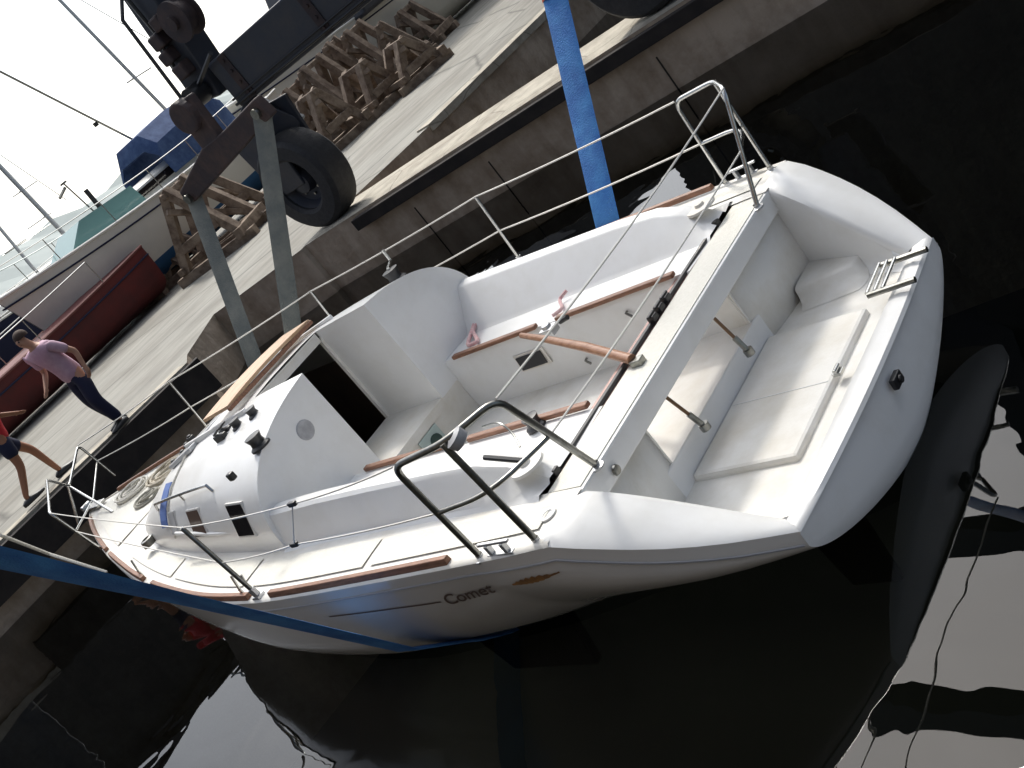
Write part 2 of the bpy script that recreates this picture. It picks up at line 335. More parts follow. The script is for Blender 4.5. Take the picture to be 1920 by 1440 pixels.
# copings: pale kerbs, 3 cm proud
def coping(name, pts, wd, h=.03, out=.04, side=1):
    b = MB()
    for p, q in zip(pts, pts[1:]):
        p, q = Vector((*p, 0)), Vector((*q, 0)); t = (q - p).normalized(); nn = Vector((-t.y, t.x, 0)) * side
        c = [(p - nn * out), (q - nn * out), (q + nn * wd), (p + nn * wd)]
        b.prism([(v.x, v.y, ZQ - .10) for v in c], (0, 0, .10 + h))
    return tag(b.build(name, cope), kind='structure')
coping('quay_kerb', [(10.44, -9.5), (10.2, -13.15), (9.8, -20)], .32, side=1)
coping('quay_kerb', [(11.6, 5.4), (11.33, -.43), (10.86, -3.6)], .22, h=.006, side=1)
# expansion joints and grime lines in the pier wall (vertical grooves as thin dark strips recessed look)
b = MB()
wd = (Vector((9.29, -6.54, 0)) - Vector((4.33, -7.37, 0))).normalized(); wn = Vector((-wd.y, wd.x, 0))
jm = mat('joint', (.03, .025, .02), .95)
for t in (.2, 2.95, 4.4, -3.9):
    c = Vector((4.33, -7.37, 0)) + wd * t + wn * .004
    b.box((c.x, c.y, (ZQ - .32) / 1 - 1.0), (.018, .008, 1.9), (wd, wn, Vector((0, 0, 1))))
tag(b.build('wall_joint', jm, o2))
# heavy dark fender timber bolted under the pier edge
b = MB(); p0 = Vector((9.6, -6.49, 0)); p1 = Vector((-12, -10.12, 0))
b.prism([(p0.x, p0.y, ZQ - .04), (p1.x, p1.y, ZQ - .04), (p1.x, p1.y + .14, ZQ - .04), (p0.x, p0.y + .14, ZQ - .04)], (0, 0, -.17))
fb = b.build('fender_timber', mat('tarred_timber', (.018, .015, .014), .9, noise=4, col2=(.035, .028, .024)), bevel=.01)
tag(fb, 'long dark tarred timber along the pier edge behind the sailboat', 'fender')
fb2 = MB(); fb2.prism([(10.75, -3.75, ZQ - .02), (11.25, .2, ZQ - .02), (11.12, .25, ZQ - .02), (10.64, -3.7, ZQ - .02)], (0, 0, -.5))
tag(fb2.build('fender_timber', MATS['tarred_timber']), 'short dark timber on the head quay in front of the walking people', 'fender')
# low distant shore on the horizon
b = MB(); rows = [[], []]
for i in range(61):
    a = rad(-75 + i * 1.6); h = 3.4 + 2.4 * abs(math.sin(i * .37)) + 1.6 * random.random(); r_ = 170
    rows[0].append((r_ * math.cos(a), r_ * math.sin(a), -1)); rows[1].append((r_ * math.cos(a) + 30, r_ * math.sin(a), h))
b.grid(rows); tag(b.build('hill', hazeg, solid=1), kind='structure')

# ------------------------------------------------------------------ THE SAILBOAT
boat = thing('sailboat', (0, 0, ZW), 'white sailboat hanging in blue slings in the dock, cockpit and stern well open', 'sailboat')
Bt = [(-.73, 1.0), (-.55, 1.165), (-.36, 1.30), (-.18, 1.39), (0, 1.45), (.5, 1.49), (1.3, 1.53), (2.0, 1.555), (2.4, 1.55), (3.0, 1.49), (3.8, 1.33), (4.4, 1.17), (5, .98), (5.5, .81), (6, .62), (6.5, .41), (7.0, .17), (7.27, .02)]
Kt = [(-.73, -.93), (0, -1.05), (1, -1.15), (2.5, -1.2), (4, -1.15), (5.5, -1.0), (6.4, -.8), (6.9, -.5), (7.15, -.15), (7.27, .0)]
Nt = [(-.73, 1.42), (0, 1.5), (1, 1.9), (2, 2.15), (3, 2.1), (4, 1.85), (5.5, 1.45), (6.5, 1.2), (7.27, 1.1)]
def B(x): return smooth_table(Bt, x)
def Z(x):
    return x * .015 + .005 if x >= 0 else .005 + -.505 * (-x / .73) ** 1.12
def K(x): return smooth_table(Kt, x)
def NN(x): return lerp_table(Nt, x)
def T0(x): return .16 * max(0., min(1., (.5 - x) / .5))
def sect(x, t):
    n = NN(x); t0 = T0(x); u = max(0., (t - t0) / (1 - t0)); return B(x) * (1 + .012 * min(1, t / .1) * (t0 / .16)) * max(0., 1 - u ** n) ** (1 / n)
def hull_y(x, z):
    t = max(0., min(1., (Z(x) - z) / (Z(x) - K(x)))); return sect(x, t)
xs = [-.73, -.6, -.48, -.36, -.24, -.12, 0, .08, .15, .22, .3, .36, .43, .5, .56, .62, .69, .75, .81, .88, .94] + [1.0 + .125 * i for i in range(49)] + [7.1, 7.2, 7.27]
rows = []
TT = [0, .02, .05, .08, .11, .14, .16, .19, .22, .26, .3, .34, .38, .43, .48, .56, .64, .72, .79, .85, .9, .94, .97, .99, 1.0]
for x in xs:
    n = NN(x); r1 = []
    for t in TT: r1.append((x, sect(x, t), Z(x) - t * (Z(x) - K(x))))
    rows.append(r1 + [(x, -y, z) for (x, y, z) in reversed(r1[:-1])])
hull = MB().grid(rows).build('hull', hullm, boat, smooth=True)
# transom: slightly bulging plate
tr = []
half = rows[0]; n = len(half)
for k in range(7):
    s_ = k / 6.0; rr = []
    for (x, y, z) in half:
        yy = y; zz = -.5 + (z + .5) * s_
        rr.append((x - .05 * (1 - (y / 1.0) ** 2) * math.sin(min(1, s_ * 1.0) * math.pi * .5 + .5) * .9, yy, zz))
    tr.append(rr)
tr[-1] = [(x - .0, y, z) for (x, y, z) in half]
MB().grid(tr).build('transom', gel, boat, smooth=True, autos=60)
# rubbing line along hull/deck joint
for sgn in (1, -1):
    b = MB(); pts = [(x, sgn * (hull_y(x, Z(x) - .062) + .003), Z(x) - .062) for x in [-.72 + i * .08 for i in range(100)] if x < 7.2]
    b.tube(pts, .006, 6); b.build('rubbing_strake', mat('strake_grey', (.30, .30, .31), .5), boat, smooth=True)
# quarter rims beside the stern well
def rim_in(x):   # inner edge of the well rim
    return 1.14 + (x / .62) * .22
for sgn in (1, -1):
    b = MB(); rr = []
    for i in range(-1, 9):
        x = -.73 * max(0, i) / 8 + (.03 if i < 0 else 0); xi = -.02 - .60 * i / 8
        o_ = Vector((x, sgn * B(x), Z(x))); i_ = Vector((xi, sgn * rim_in(xi), Z(x)))
        rr.append([o_, o_.lerp(i_, .12) + Vector((0, 0, .018)), o_.lerp(i_, .5) + Vector((0, 0, .022)), o_.lerp(i_, .9) + Vector((0, 0, .015)), i_, i_ + Vector((.0, -sgn * .01, -.03)), *[Vector((i_.x, sgn * (min(abs(i_.y) - .02, hull_y(i_.x, -.47) - .03) - dy_), z_ + (i_.z - .52 if i_.z < -.45 else 0) * .0)) for dy_, z_ in ((0, min(-.46, i_.z - .035)), (.01, -.505), (.03, -.53), (.065, -.543))]])
    b.grid(rr); b.build('quarter_rim', gel, boat, smooth=True, autos=50)
b = MB(); rr = []
for i in range(17):
    y = -1.0 + i / 8.0; bul = .045 * (1 - y * y); yi = y * .965
    rr.append([Vector((-.73 - bul, y, -.5)), Vector((-.72 - bul, y * .995, -.482)), Vector((-.70, y * .98, -.476)), Vector((-.65, yi, -.48)), Vector((-.635, yi, -.495)), Vector((-.62, yi * .985, -.63))])
b.grid(rr); b.build('transom_rim', gel, boat, smooth=True, autos=50)
b = MB(); yf = lambda x: hull_y(x, -.60) - .025
b.prism([(-.64, -yf(-.64), -.545), (-.64, yf(-.64), -.545), (.02, yf(.02), -.545), (.12, yf(.1), -.545), (.12, -yf(.1), -.545), (.02, -yf(.02), -.545)][::-1], (0, 0, -.02)); b.build('well_floor', gelc, boat)
# raised locker lid in the well
b = MB(); b.prism([(-.50, -.56, -.62), (-.50, .50, -.62), (.100, .50, -.62), (.100, -.56, -.62)], (0, 0, .112)); lid = b.build('locker_lid', gelc, boat, bevel=.02)
b = MB(); b.box((-.2, .0, -.5075), (.56, .006, .004)); b.build('lid_seam', gel, lid)
# side lockers/steps of the well
for sgn in (1, -1):
    b = MB(); rr = []
    for x, yi in ((-.33, 1.02), (-.325, .96), (-.30, .925), (-.15, .90), (.03, .88)):
        rr.append([(x - .05, sgn * (yi - .12), -.543), (x - .03, sgn * (yi - .06), -.53), (x - .01, sgn * (yi - .02), -.505), (x, sgn * yi, -.475), (x, sgn * (yi + .012), -.465), (x, sgn * (yi + .04), -.46), (x, sgn * (rim_in(min(x, 0)) + .0), -.458)])
    b.grid(rr); b.build('side_step', gelc, boat, smooth=True, autos=60)
b = MB(); b.prism([(.101, -.72, -.64), (.101, .72, -.64), (.101, .72, -.386), (.101, -.72, -.386)], (.02, 0, 0)); b.build('sole_riser', gel, boat, bevel=.008)
# forward bulkheads of the well, either side of the footwell opening
for sgn in (1, -1):
    b = MB(); rr = []
    for i in range(9):
        a = i / 8; y = .52 + .70 * a
        xb_ = .03 + .10 * (1 - a) ** 2; rr.append([(xb_, sgn * min(y, hull_y(.03, -.64) - .03), -.64), (xb_, sgn * min(y, hull_y(.03, -.4) - .03), -.4), (xb_, sgn * y, -.10)])
    b.grid(rr); b.build('well_bulkhead', gelc, boat, smooth=True, solid=.012)
# bridge deck beam
b = MB(); b.box((.120, 0, -.050), (.242, 2.30, .13)); beam = b.build('bridge_beam', gel, boat, bevel=.014)
b = MB(); b.box((.120, 0, .0175), (.205, 2.22, .005)); b.build('nonskid_pad', nonskid, beam)
b = MB(); b.box((.275, .03, .014), (.026, 1.96, .022)); trk = b.build('traveller_track', black, boat, bevel=.004)
b = MB(); b.box((.30, .03, -.012), (.11, 1.90, .026)); b.build('traveller_shelf', mat('pink_wood', (.52, .33, .29), .5, noise=9, col2=(.42, .24, .2), stretch=(8, 1, 1)), boat, bevel=.006)
for yy in (-.12, -.20, -.28):
    b = MB(); b.box((.262, yy, .035), (.045, .05, .035)); b.box((.262, yy, .055), (.02, .07, .015)); b.build('traveller_car', black, trk, bevel=.006)
for yy in (-.95, .98):
    b = MB(); b.box((.262, yy, .03), (.05, .045, .035)); b.build('track_end', black, trk, bevel=.006)
# footwell
b = MB(); b.box((1.5, 0, -.40), (2.79, 1.06, .03)); b.build('cockpit_sole', gelc, boat)
for sgn in (1, -1):
    b = MB(); b.prism([(.115, sgn * .522, -.64), (.26, sgn * .522, -.64), (.26, sgn * .522, -.11), (.115, sgn * .522, -.11)], (0, sgn * .012, 0)); b.build('recess_cheek', gelc, boat)
    # seat, front, back, coaming as one moulded section swept fore and aft
    b = MB(); rr = []
    for x, hc, yy in [(.24, .03, 0), (.3, .07, 0), (.42, .14, 0), (.6, .19, 0), (.9, .21, 0.0), (1.4, .225, 0), (1.9, .235, 0.01), (2.36, .24, 0.03)]:
        z0 = Z(x); se = .015 + .01 * x * .3
        yb = 1.15 if x < 1.9 else 1.15 + (x - 1.9) * .05
        ti = .96 + yy + .03 * min(1, x)
        rr.append([(x, sgn * .53, -.40), (x, sgn * .515, se - .03), (x, sgn * .53, se), (x, sgn * .80, se - .008), (x, sgn * .83, se + .012),
                   (x, sgn * (ti - .02), z0 + hc - .01), (x, sgn * ti, z0 + hc), (x, sgn * (ti + .07), z0 + hc + .004), (x, sgn * (ti + .09), z0 + hc - .012), (x, sgn * (yb - .01), z0 + .03), (x, sgn * (yb + .03), z0 + .004)])
    b.grid(rr); b.build('cockpit_seat', gel, boat, smooth=True, autos=32)
    b = MB(); b.prism([(.24, sgn * .53, -.4), (.24, sgn * 1.18, -.4), (.24, sgn * 1.18, .0), (.24, sgn * .53, .0)], (-.006, 0, 0)); b.build('locker_end', gelc, boat)
    for (xa, xb) in ((.33, 1.24), (1.42, 2.22)):
        b = MB(); b.box(((xa + xb) / 2, sgn * .515, .036), (xb - xa, .042, .028)); tk = b.build('seat_trim', teak, boat, bevel=.008)
    # deck: side deck + sheer
    b = MB(); rr = []
    for x in [0, .25, .5, .75, 1, 1.25, 1.5, 1.75, 2, 2.25, 2.5, 2.75, 3, 3.25, 3.5, 3.75, 4, 4.25, 4.5, 4.75, 5, 5.25, 5.5, 5.75, 6, 6.25, 6.5, 6.75, 7.0, 7.27]:
        bo = B(x); yi = 1.12 if x < 2 else lerp_table([(2, 1.12), (3, 1.05), (4, .9), (5, .5), (5.6, 0), (8, 0)], x)
        yi = min(yi, bo * .8); z0 = Z(x)
        rr.append([(x, sgn * bo, z0), (x, sgn * (bo - .01), z0 + .012), (x, sgn * (bo - .05 * min(1, bo * 4)), z0 + .014), (x, sgn * (bo - .055 * min(1, bo * 4)), z0 + .004), (x, sgn * (bo + yi) / 2, z0 + .012), (x, sgn * yi, z0 + .016)])
    b.grid(rr); b.build('side_deck', gelc, boat, smooth=True, autos=50)
    # nonskid panels
    for (xa, xb) in ((.12, 1.30), (1.36, 2.5), (2.56, 3.7), (3.78, 4.9)):
        b = MB(); rr = []
        for i in range(9):
            x = xa + (xb - xa) * i / 8; yo = B(x) - .12; yi = max(lerp_table([(0, 1.21), (2.4, 1.23), (3, 1.15), (4, 1.02), (5, .78)], x), .2)
            if yo < yi + .03: yo = yi + .03
            rr.append([(x, sgn * yo, Z(x) + .0165), (x, sgn * yi, Z(x) + .0205)])
        b.grid(rr); b.build('nonskid_panel', nonskid, boat)
    # teak toe rail in sections
    for (xa, xb) in (((.62, 2.1), (2.34, 3.95), (4.2, 5.4), (5.6, 6.9)) if sgn > 0 else ((.52, 2.15), (2.6, 3.9), (4.2, 5.4), (5.6, 6.9))):
        b = MB(); rr = []
        for i in range(17):
            x = xa + (xb - xa) * i / 16; y = B(x) - .03; z0 = Z(x) + .012
            rr.append([(x, sgn * (y - .022), z0), (x, sgn * (y - .018), z0 + .032), (x, sgn * (y + .012), z0 + .034), (x, sgn * (y + .02), z0)])
        b.grid(rr, close=True); b.add(rr[0], [(0, 1, 2, 3)]); b.add(rr[-1], [(0, 1, 2, 3)]); b.build('toe_rail', teak, boat, smooth=False, bevel=.004)
# foredeck nonskid
b = MB(); rr = []
for i in range(9):
    x = 5.45 + 1.4 * i / 8; yo = B(x) - .12; rr.append([(x, yo, Z(x) + .017), (x, 0, Z(x) + .021), (x, -yo, Z(x) + .017)])
b.grid(rr); b.build('nonskid_panel', nonskid, boat)

# cabin trunk
yb_t = [(2.35, 1.17), (3, 1.10), (3.5, 1.04), (4, .96), (4.5, .84), (5, .64), (5.35, .40)]
h_t = [(2.35, .63), (2.9, .60), (3.4, .55), (4, .45), (4.5, .33), (5, .15), (5.35, .005)]
def cabin_pt(x, u):   # u -1..1 across
    n = 2.6; a = abs(u); yb = smooth_table(yb_t, x); h = smooth_table(h_t, x)
    ang = a * math.pi / 2
    y = yb * math.sin(ang) ** (2 / n) if a > 0 else 0; z = h * max(0, math.cos(ang)) ** (2 / n)
    return Vector((x, math.copysign(y, u), Z(x) + .01 + z))
cxs = [2.95, 3.1, 3.3, 3.5, 3.7, 3.9, 4.1, 4.3, 4.5, 4.65, 4.8, 4.9, 5.0, 5.1, 5.2, 5.28, 5.35]
us = [-1 + i / 16 for i in range(33)]
cabin = MB().grid([[cabin_pt(x, u) for u in us] for x in cxs]).build('cabin_trunk', gel, boat, smooth=True, autos=60)
YR = .33
for sgn in (1, -1):
    # quarter of the trunk beside the companionway recess
    def clipped(x):
        pts = [cabin_pt(x, sgn * (1 - i / 24)) for i in range(25)]
        pts = [p for p in pts if abs(p.y) > YR + .01]
        zz = cabin_pt(x, .2).z
        # height at YR
        best = min((cabin_pt(x, sgn * k / 400) for k in range(1, 400)), key=lambda p: abs(abs(p.y) - YR)); best.y = sgn * YR
        pts.append(best); return pts
    L = [clipped(x) for x in (2.35, 2.5, 2.65, 2.8, 2.951)]; mn = min(len(l) for l in L)
    def resample(l, k=22):
        ds = [0]
        for p, q in zip(l, l[1:]): ds.append(ds[-1] + (q - p).length)
        o_ = []
        for i in range(k):
            t = ds[-1] * i / (k - 1); j = max(0, min(len(l) - 2, next((jj for jj in range(len(ds) - 1) if ds[jj + 1] >= t), len(l) - 2)))
            s_ = (t - ds[j]) / max(1e-9, ds[j + 1] - ds[j]); o_.append(l[j].lerp(l[j + 1], s_))
        return o_
    L = [resample(l) for l in L]
    b = MB(); b.grid(L)
    b.grid([[l[-1], Vector((l[-1].x, sgn * YR, .3)), Vector((l[-1].x, sgn * (YR + .002), -.12))] for l in L])   # recess side wall
    b.build('cabin_shoulder', gel, boat, smooth=True, autos=35)
    a = L[0]; poly = [Vector((2.35, p.y, p.z)) for p in a] + [Vector((2.35, sgn * YR, -.12)), Vector((2.35, sgn * .55, -.12)), Vector((2.35, sgn * 1.17, -.02))]
    b = MB(); b.prism(poly, (-.012, 0, 0)); b.build('aft_bulkhead', gel, boat)
# port bulkhead: round compass blank
b = MB(); b.lathe(P(573, 806, x=2.335), (1, 0, 0), [(0, -.006), (.055, -.006), (.062, 0), (.062, .01)], 20); b.build('compass', grey, boat, smooth=True)
# companionway: frame, dark mouth, sill
b = MB()
b.prism([(2.94, -YR, -.14), (2.94, -YR + .02, -.14), (2.94, -YR + .02, .575), (2.94, -YR, .60)], (.03, 0, 0))
b.prism([(2.94, YR, -.14), (2.94, YR - .02, -.14), (2.94, YR - .02, .575), (2.94, YR, .60)], (.03, 0, 0))
b.prism([(2.94, -YR + .0201, .575), (2.94, YR - .0201, .575), (2.94, YR - .0201, .64), (2.94, -YR + .0201, .64)], (.03, 0, 0))
b.build('companionway_frame', gelc, boat)
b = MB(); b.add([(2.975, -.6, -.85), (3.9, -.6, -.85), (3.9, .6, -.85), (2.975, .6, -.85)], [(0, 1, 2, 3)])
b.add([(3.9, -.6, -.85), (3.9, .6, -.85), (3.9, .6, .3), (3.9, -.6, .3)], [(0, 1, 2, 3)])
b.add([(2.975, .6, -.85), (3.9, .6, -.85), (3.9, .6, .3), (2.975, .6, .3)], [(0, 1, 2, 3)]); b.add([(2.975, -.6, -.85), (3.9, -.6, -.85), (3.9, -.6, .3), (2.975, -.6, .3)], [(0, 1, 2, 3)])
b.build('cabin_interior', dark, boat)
b = MB(); b.box((3.25, -.02, -.45), (.30, .5, .03)); b.box((3.25, .24, -.6), (.30, .03, .5)); b.box((3.25, -.26, -.6), (.30, .03, .5)); b.build('companionway_steps', mat('mahogany', (.16, .05, .03), .4), boat)
b = MB(); b.prism([(2.352, -.60, -.117), (2.965, -.60, -.117), (2.965, .60, -.117), (2.352, .60, -.117)], (0, 0, -.06)); b.prism([(2.362, -.60, -.17), (2.40, -.60, -.17), (2.40, .60, -.17), (2.362, .60, -.17)], (0, 0, -.25)); b.build('bridge_sill', gelc, boat)
ep = MB(); c = Vector((2.354, -.06, -.26)); ep.box(c, (.012, .20, .15)); epo = ep.build('engine_panel', mat('panel_green', (.42, .50, .47), .25), boat, bevel=.004)
ep = MB(); ep.lathe(c + Vector((-.006, -.02, -.01)), (-1, 0, 0), [(.05, 0), (.05, .008), (0, .009)], 18); ep.build('panel_dial', mat('dial_green', (.03, .06, .05), .2), epo)
# sliding hatch
b = MB(); rr = []
for i in range(9):
    y = -.44 + .11 * i; cz = .018 * (1 - (y / .44) ** 2); rr.append([(3.08, y, .70 + cz), (3.46, y, .675 + cz)])
b.grid(rr); sh = b.build('sliding_hatch', pale, boat, solid=.022)
b = MB(); b.box((3.085, 0, .685), (.03, .90, .028)); b.build('hatch_handle', teak, sh, bevel=.005)
for sgn in (1, -1):
    b = MB(); b.beam((2.9, sgn * .47, .645), (3.95, sgn * .42, .545), .03, .035); b.build('hatch_slide', gel, boat, bevel=.006)
# windows on both sides of the trunk
def on_cabin(x, z, sgn=1):
    best = min((cabin_pt(x, sgn * k / 300) for k in range(120, 300)), key=lambda p: abs(p.z - z)); return best
def cabin_window(uvs, m_, sgn=1):
    pts = []
    for (x, z) in uvs:
        p = on_cabin(x, z, sgn); p += Vector((0, sgn * .012, .006)); pts.append(p)
    c = sum(pts, Vector()) / len(pts); nrm = (pts[1] - pts[0]).cross(pts[2] - pts[0]).normalized()
    if nrm.y * sgn < 0: nrm.negate()
    fr = [c + (p - c) * 1.14 for p in pts]
    b = MB(); b.prism([p - nrm * .02 for p in fr], nrm * .018); f = b.build('window', mat('window_frame', (.66, .65, .62), .45), boat, bevel=.004)
    b = MB(); b.prism([p - nrm * .004 for p in pts], nrm * .006); b.build('pane', m_, f); return f
for sgn in (1, -1):
    cabin_window([(2.56, .19), (2.57, .37), (2.78, .37), (2.77, .19)], glass, sgn)
    cabin_window([(3.22, .22), (3.24, .37), (3.44, .36), (3.43, .21)], glassb, sgn)
    cabin_window([(3.70, .24), (3.71, .36), (3.83, .35), (3.83, .23)], grey, sgn)
# grab rails on the trunk
for sgn in (1, -1):
    pts = [cabin_pt(x, sgn * .62) + Vector((0, 0, .05)) for x in (3.0, 3.2, 3.5, 3.8, 4.1)]
    b = MB(); b.tube([cabin_pt(2.98, sgn * .62)] + pts + [cabin_pt(4.15, sgn * .62)], .010, 8); b.tube([cabin_pt(3.5, sgn * .62), pts[2]], .008, 6); b.build('grab_rail', steel, boat, smooth=True)
b = MB(); b.tube([(P(330, 1000, y=1.02)), P(400, 1001, y=1.07), P(462, 997, y=1.1)], .012, 8); b.build('side_trim', gel, boat, smooth=True)
# deck ventilators / dark clips on trunk
for (u, v, x) in ((434, 893, 2.75),):
    b = MB(); c = P(u, v, z=.55); b.box(c, (.05, .04, .05)); b.build('deck_clip', black, boat, bevel=.01)
# fore hatch on the trunk
b = MB(); c0 = [cabin_pt(3.75, -.28), cabin_pt(3.75, .28), cabin_pt(4.25, .30), cabin_pt(4.25, -.30)]
b.prism([p + Vector((0, 0, .005)) for p in c0], (0, 0, .035)); b.build('fore_hatch', mat('smoked_hatch', (.55, .56, .57), .2), boat, bevel=.012)
# mast step blocks and line organisers on the coachroof, lying mast collar
for i, (u, v) in enumerate([(358, 822), (352, 836), (345, 850), (338, 862), (328, 868)]):
    b = MB(); c = P(u, v, z=.50 - i * .012); b.box(c, (.05, .045, .035)); b.lathe(c + Vector((0, 0, .017)), (0, 0, 1), [(.018, 0), (.018, .012), (0, .014)], 10); b.build('deck_block', black, boat, bevel=.006)
# winches
def winch(c, r=.055, h=.11, handle=None):
    w_ = MB(); w_.lathe(c, (0, 0, 1), [(r * 1.25, 0), (r * 1.25, h * .15), (r * .9, h * .3), (r * .82, h * .55), (r, h * .85), (r * 1.05, h * .95), (r * .6, h), (0, h)], 20)
    o_ = w_.build('winch', black, boat, smooth=True, autos=35)
    if handle:
        h_ = MB(); h_.beam(Vector(c) + Vector((0, 0, h + .008)), Vector(c) + Vector(handle) + Vector((0, 0, h + .008)), .022, .015); e = Vector(c) + Vector(handle); h_.tube([e + Vector((0, 0, h)), e + Vector((0, 0, h + .10))], .014, 8); h_.build('winch_handle', steel, o_, smooth=False)
    return o_
def surf_z(x, y):
    best = min((cabin_pt(x, math.copysign(k / 200, y)) for k in range(0, 200)), key=lambda p: abs(p.y - y)); return best.z
for (u, v, z, r_) in ((445, 797, .62, .036), (480, 826, .60, .052), (475, 775, .64, .036)):
    c = P(u, v, z=z); c.z = surf_z(max(2.4, min(5.2, c.x)), c.y) - .01; winch(c, r_, r_ * 1.7)
winch(P(748, 528, y=-1.08) , .06, .11, (.12, -.16, 0))
winch(P(1005, 790, z=.05) + Vector((.02, .0, -.03)), .045, .07)
# rope clutches
for i, (u, v) in enumerate(((415, 820), (425, 808))):
    c = P(u, v, z=.60); b = MB(); b.box(c, (.12, .045, .05)); b.beam(c + Vector((.05, 0, .03)), c + Vector((-.05, 0, .06)), .03, .012); b.build('rope_clutch', black, boat, bevel=.006)
# tiller and head
b = MB(); t0 = P(1185, 674, z=.055); t1 = P(978, 629, z=.09)
b.tube([t0, t0.lerp(t1, .35) + Vector((0, 0, .02)), t0.lerp(t1, .75) + Vector((0, 0, .015)), t1], [.026, .026, .02, .017], 10); tl = b.build('tiller', mat('varnished_teak', (.40, .21, .12), .35, noise=4, col2=(.27, .12, .06), stretch=(3, 12, 12)), boat, smooth=True)
b = MB(); b.box((t0.x - .02, t0.y, .03), (.07, .05, .05)); b.build('tiller_clamp', dsteel, tl, bevel=.005)
# locker vent opening in starboard seat front
b = MB(); b.prism([(1.49, -.508, -.10), (1.76, -.508, -.10), (1.77, -.508, -.225), (1.50, -.508, -.225)], (0, -.01, 0)); vf = b.build('footwell_locker', gelc, boat, bevel=.006)
b = MB(); b.prism([(1.515, -.497, -.115), (1.74, -.497, -.115), (1.75, -.497, -.21), (1.525, -.497, -.21)], (0, -.008, 0)); b.build('locker_hole', black, vf, bevel=.003)
for (u, v) in ((1176, 583), (1100, 672), (1142, 503), (1310, 432)):
    c = P(u, v, y=-.52 if v > 550 else -.9); b = MB(); b.tube([c, c + Vector((0, .02, .0)), c + Vector((-.03, .025, -.03))], .008, 6); b.build('cleat', dsteel, boat)
# struts of the steering gear under the beam
for (a, c_) in (((1345, 592), (1405, 660)), ((1255, 741), (1322, 800))):
    p0 = P(a[0], a[1], x=.02); p1 = P(c_[0], c_[1], z=-.37)
    p0 = Vector((.05, p0.y, -.12)); b = MB(); b.tube([p0, p0.lerp(p1, .62)], .009, 8); st = b.build('gas_strut', mat('bronze', (.20, .12, .07), .35, .7), boat, smooth=True)
    b = MB(); b.tube([p0.lerp(p1, .6), p1], .015, 8); b.lathe(p1, (0, 0, 1), [(.026, -.015), (.026, .02), (0, .022)], 12); b.build('strut_end', dsteel, st, smooth=True)
b = MB(); c = P(1572, 697, z=-.50); b.box(c, (.05, .05, .02)); b.tube([c + Vector((.0, -.03, .02)), c + Vector((0, .03, .02))], .012, 8); b.build('lid_latch', steel, boat, bevel=.004)
b = MB(); c = P(1155, 881, x=-.012); b.lathe(c, (-1, 0, 0), [(0, .012), (.022, .01), (.026, 0)], 14); b.build('drain_fitting', dsteel, boat, smooth=True)
b = MB(); c = P(1681, 712, x=-.795); b.box(c, (.03, .085, .055)); b.lathe(c, (-1, 0, 0), [(.02, .02), (.02, .03), (0, .03)], 12); b.build('exhaust_outlet', black, boat, bevel=.006)
# swim ladder folded in on the starboard rim
lad = MB(); rA0, rA1 = P(1738, 467, z=-.44), P(1668, 492, z=-.44); rB0, rB1 = P(1716, 524, z=-.44), P(1622, 551, z=-.44)
rB1 = rB0 + (rA1 - rA0) * 1.25; rA1 = rA0 + (rA1 - rA0) * 1.25
lad.tube([rA0, rA1], .016, 8); lo = lad.build('swim_ladder', dsteel, boat, smooth=True); b = MB(); b.tube([rB0, rB1], .016, 8); b.build('rail', dsteel, lo, smooth=True)
for k in range(3):
    b = MB(); t = 1 - k * .17; b.tube([rA0.lerp(rA1, t) + Vector((0, 0, .012)), rB0.lerp(rB1, t) + Vector((0, 0, .012))], .010, 8); b.build('rung', steel, lo, smooth=True)
# port-side details: deck scuppers, fairlead, coaming fitting
for (u, v) in ((690, 1040), (780, 1028), (1028, 966)):
    c = P(u, v, z=.02); b = MB(); b.lathe(c, (0, 0, 1), [(.042, 0), (.042, .008), (.026, .009), (.022, .003), (0, .003)], 20)
    o_ = b.build('deck_plate', gel, boat, smooth=True); 
for sgn in (1, -1):
    b = MB(); c = Vector((.28, sgn * 1.455, .02)); b.box(c, (.16, .03, .012)); b.box(c + Vector((.05, 0, .03)), (.02, .03, .05)); b.box(c + Vector((-.05, 0, .03)), (.02, .03, .05)); b.box(c + Vector((0, 0, .06)), (.2, .018, .014)); b.build('mooring_cleat', alum, boat, bevel=.004)
    b = MB(); b.lathe((.33, sgn * 1.02, Z(.33) + .11), (0, 0, 1), [(.09, 0), (.085, .012), (.03, .014), (.025, .03), (0, .03)], 24); b.build('filler_cap', gelc, boat, smooth=True, autos=30)
# keel and rudder below the water
b = MB(); b.prism([(2.2, .04, -1.15), (3.8, .04, -1.15), (3.4, .03, -2.3), (2.5, .03, -2.3)], (0, -.08, 0)); b.build('keel', black, boat, bevel=.02)
b = MB(); b.prism([(-.2, .02, -1.0), (.25, .02, -1.03), (.15, .015, -1.8), (-.15, .015, -1.8)], (0, -.04, 0)); b.build('rudder', black, boat, bevel=.01)

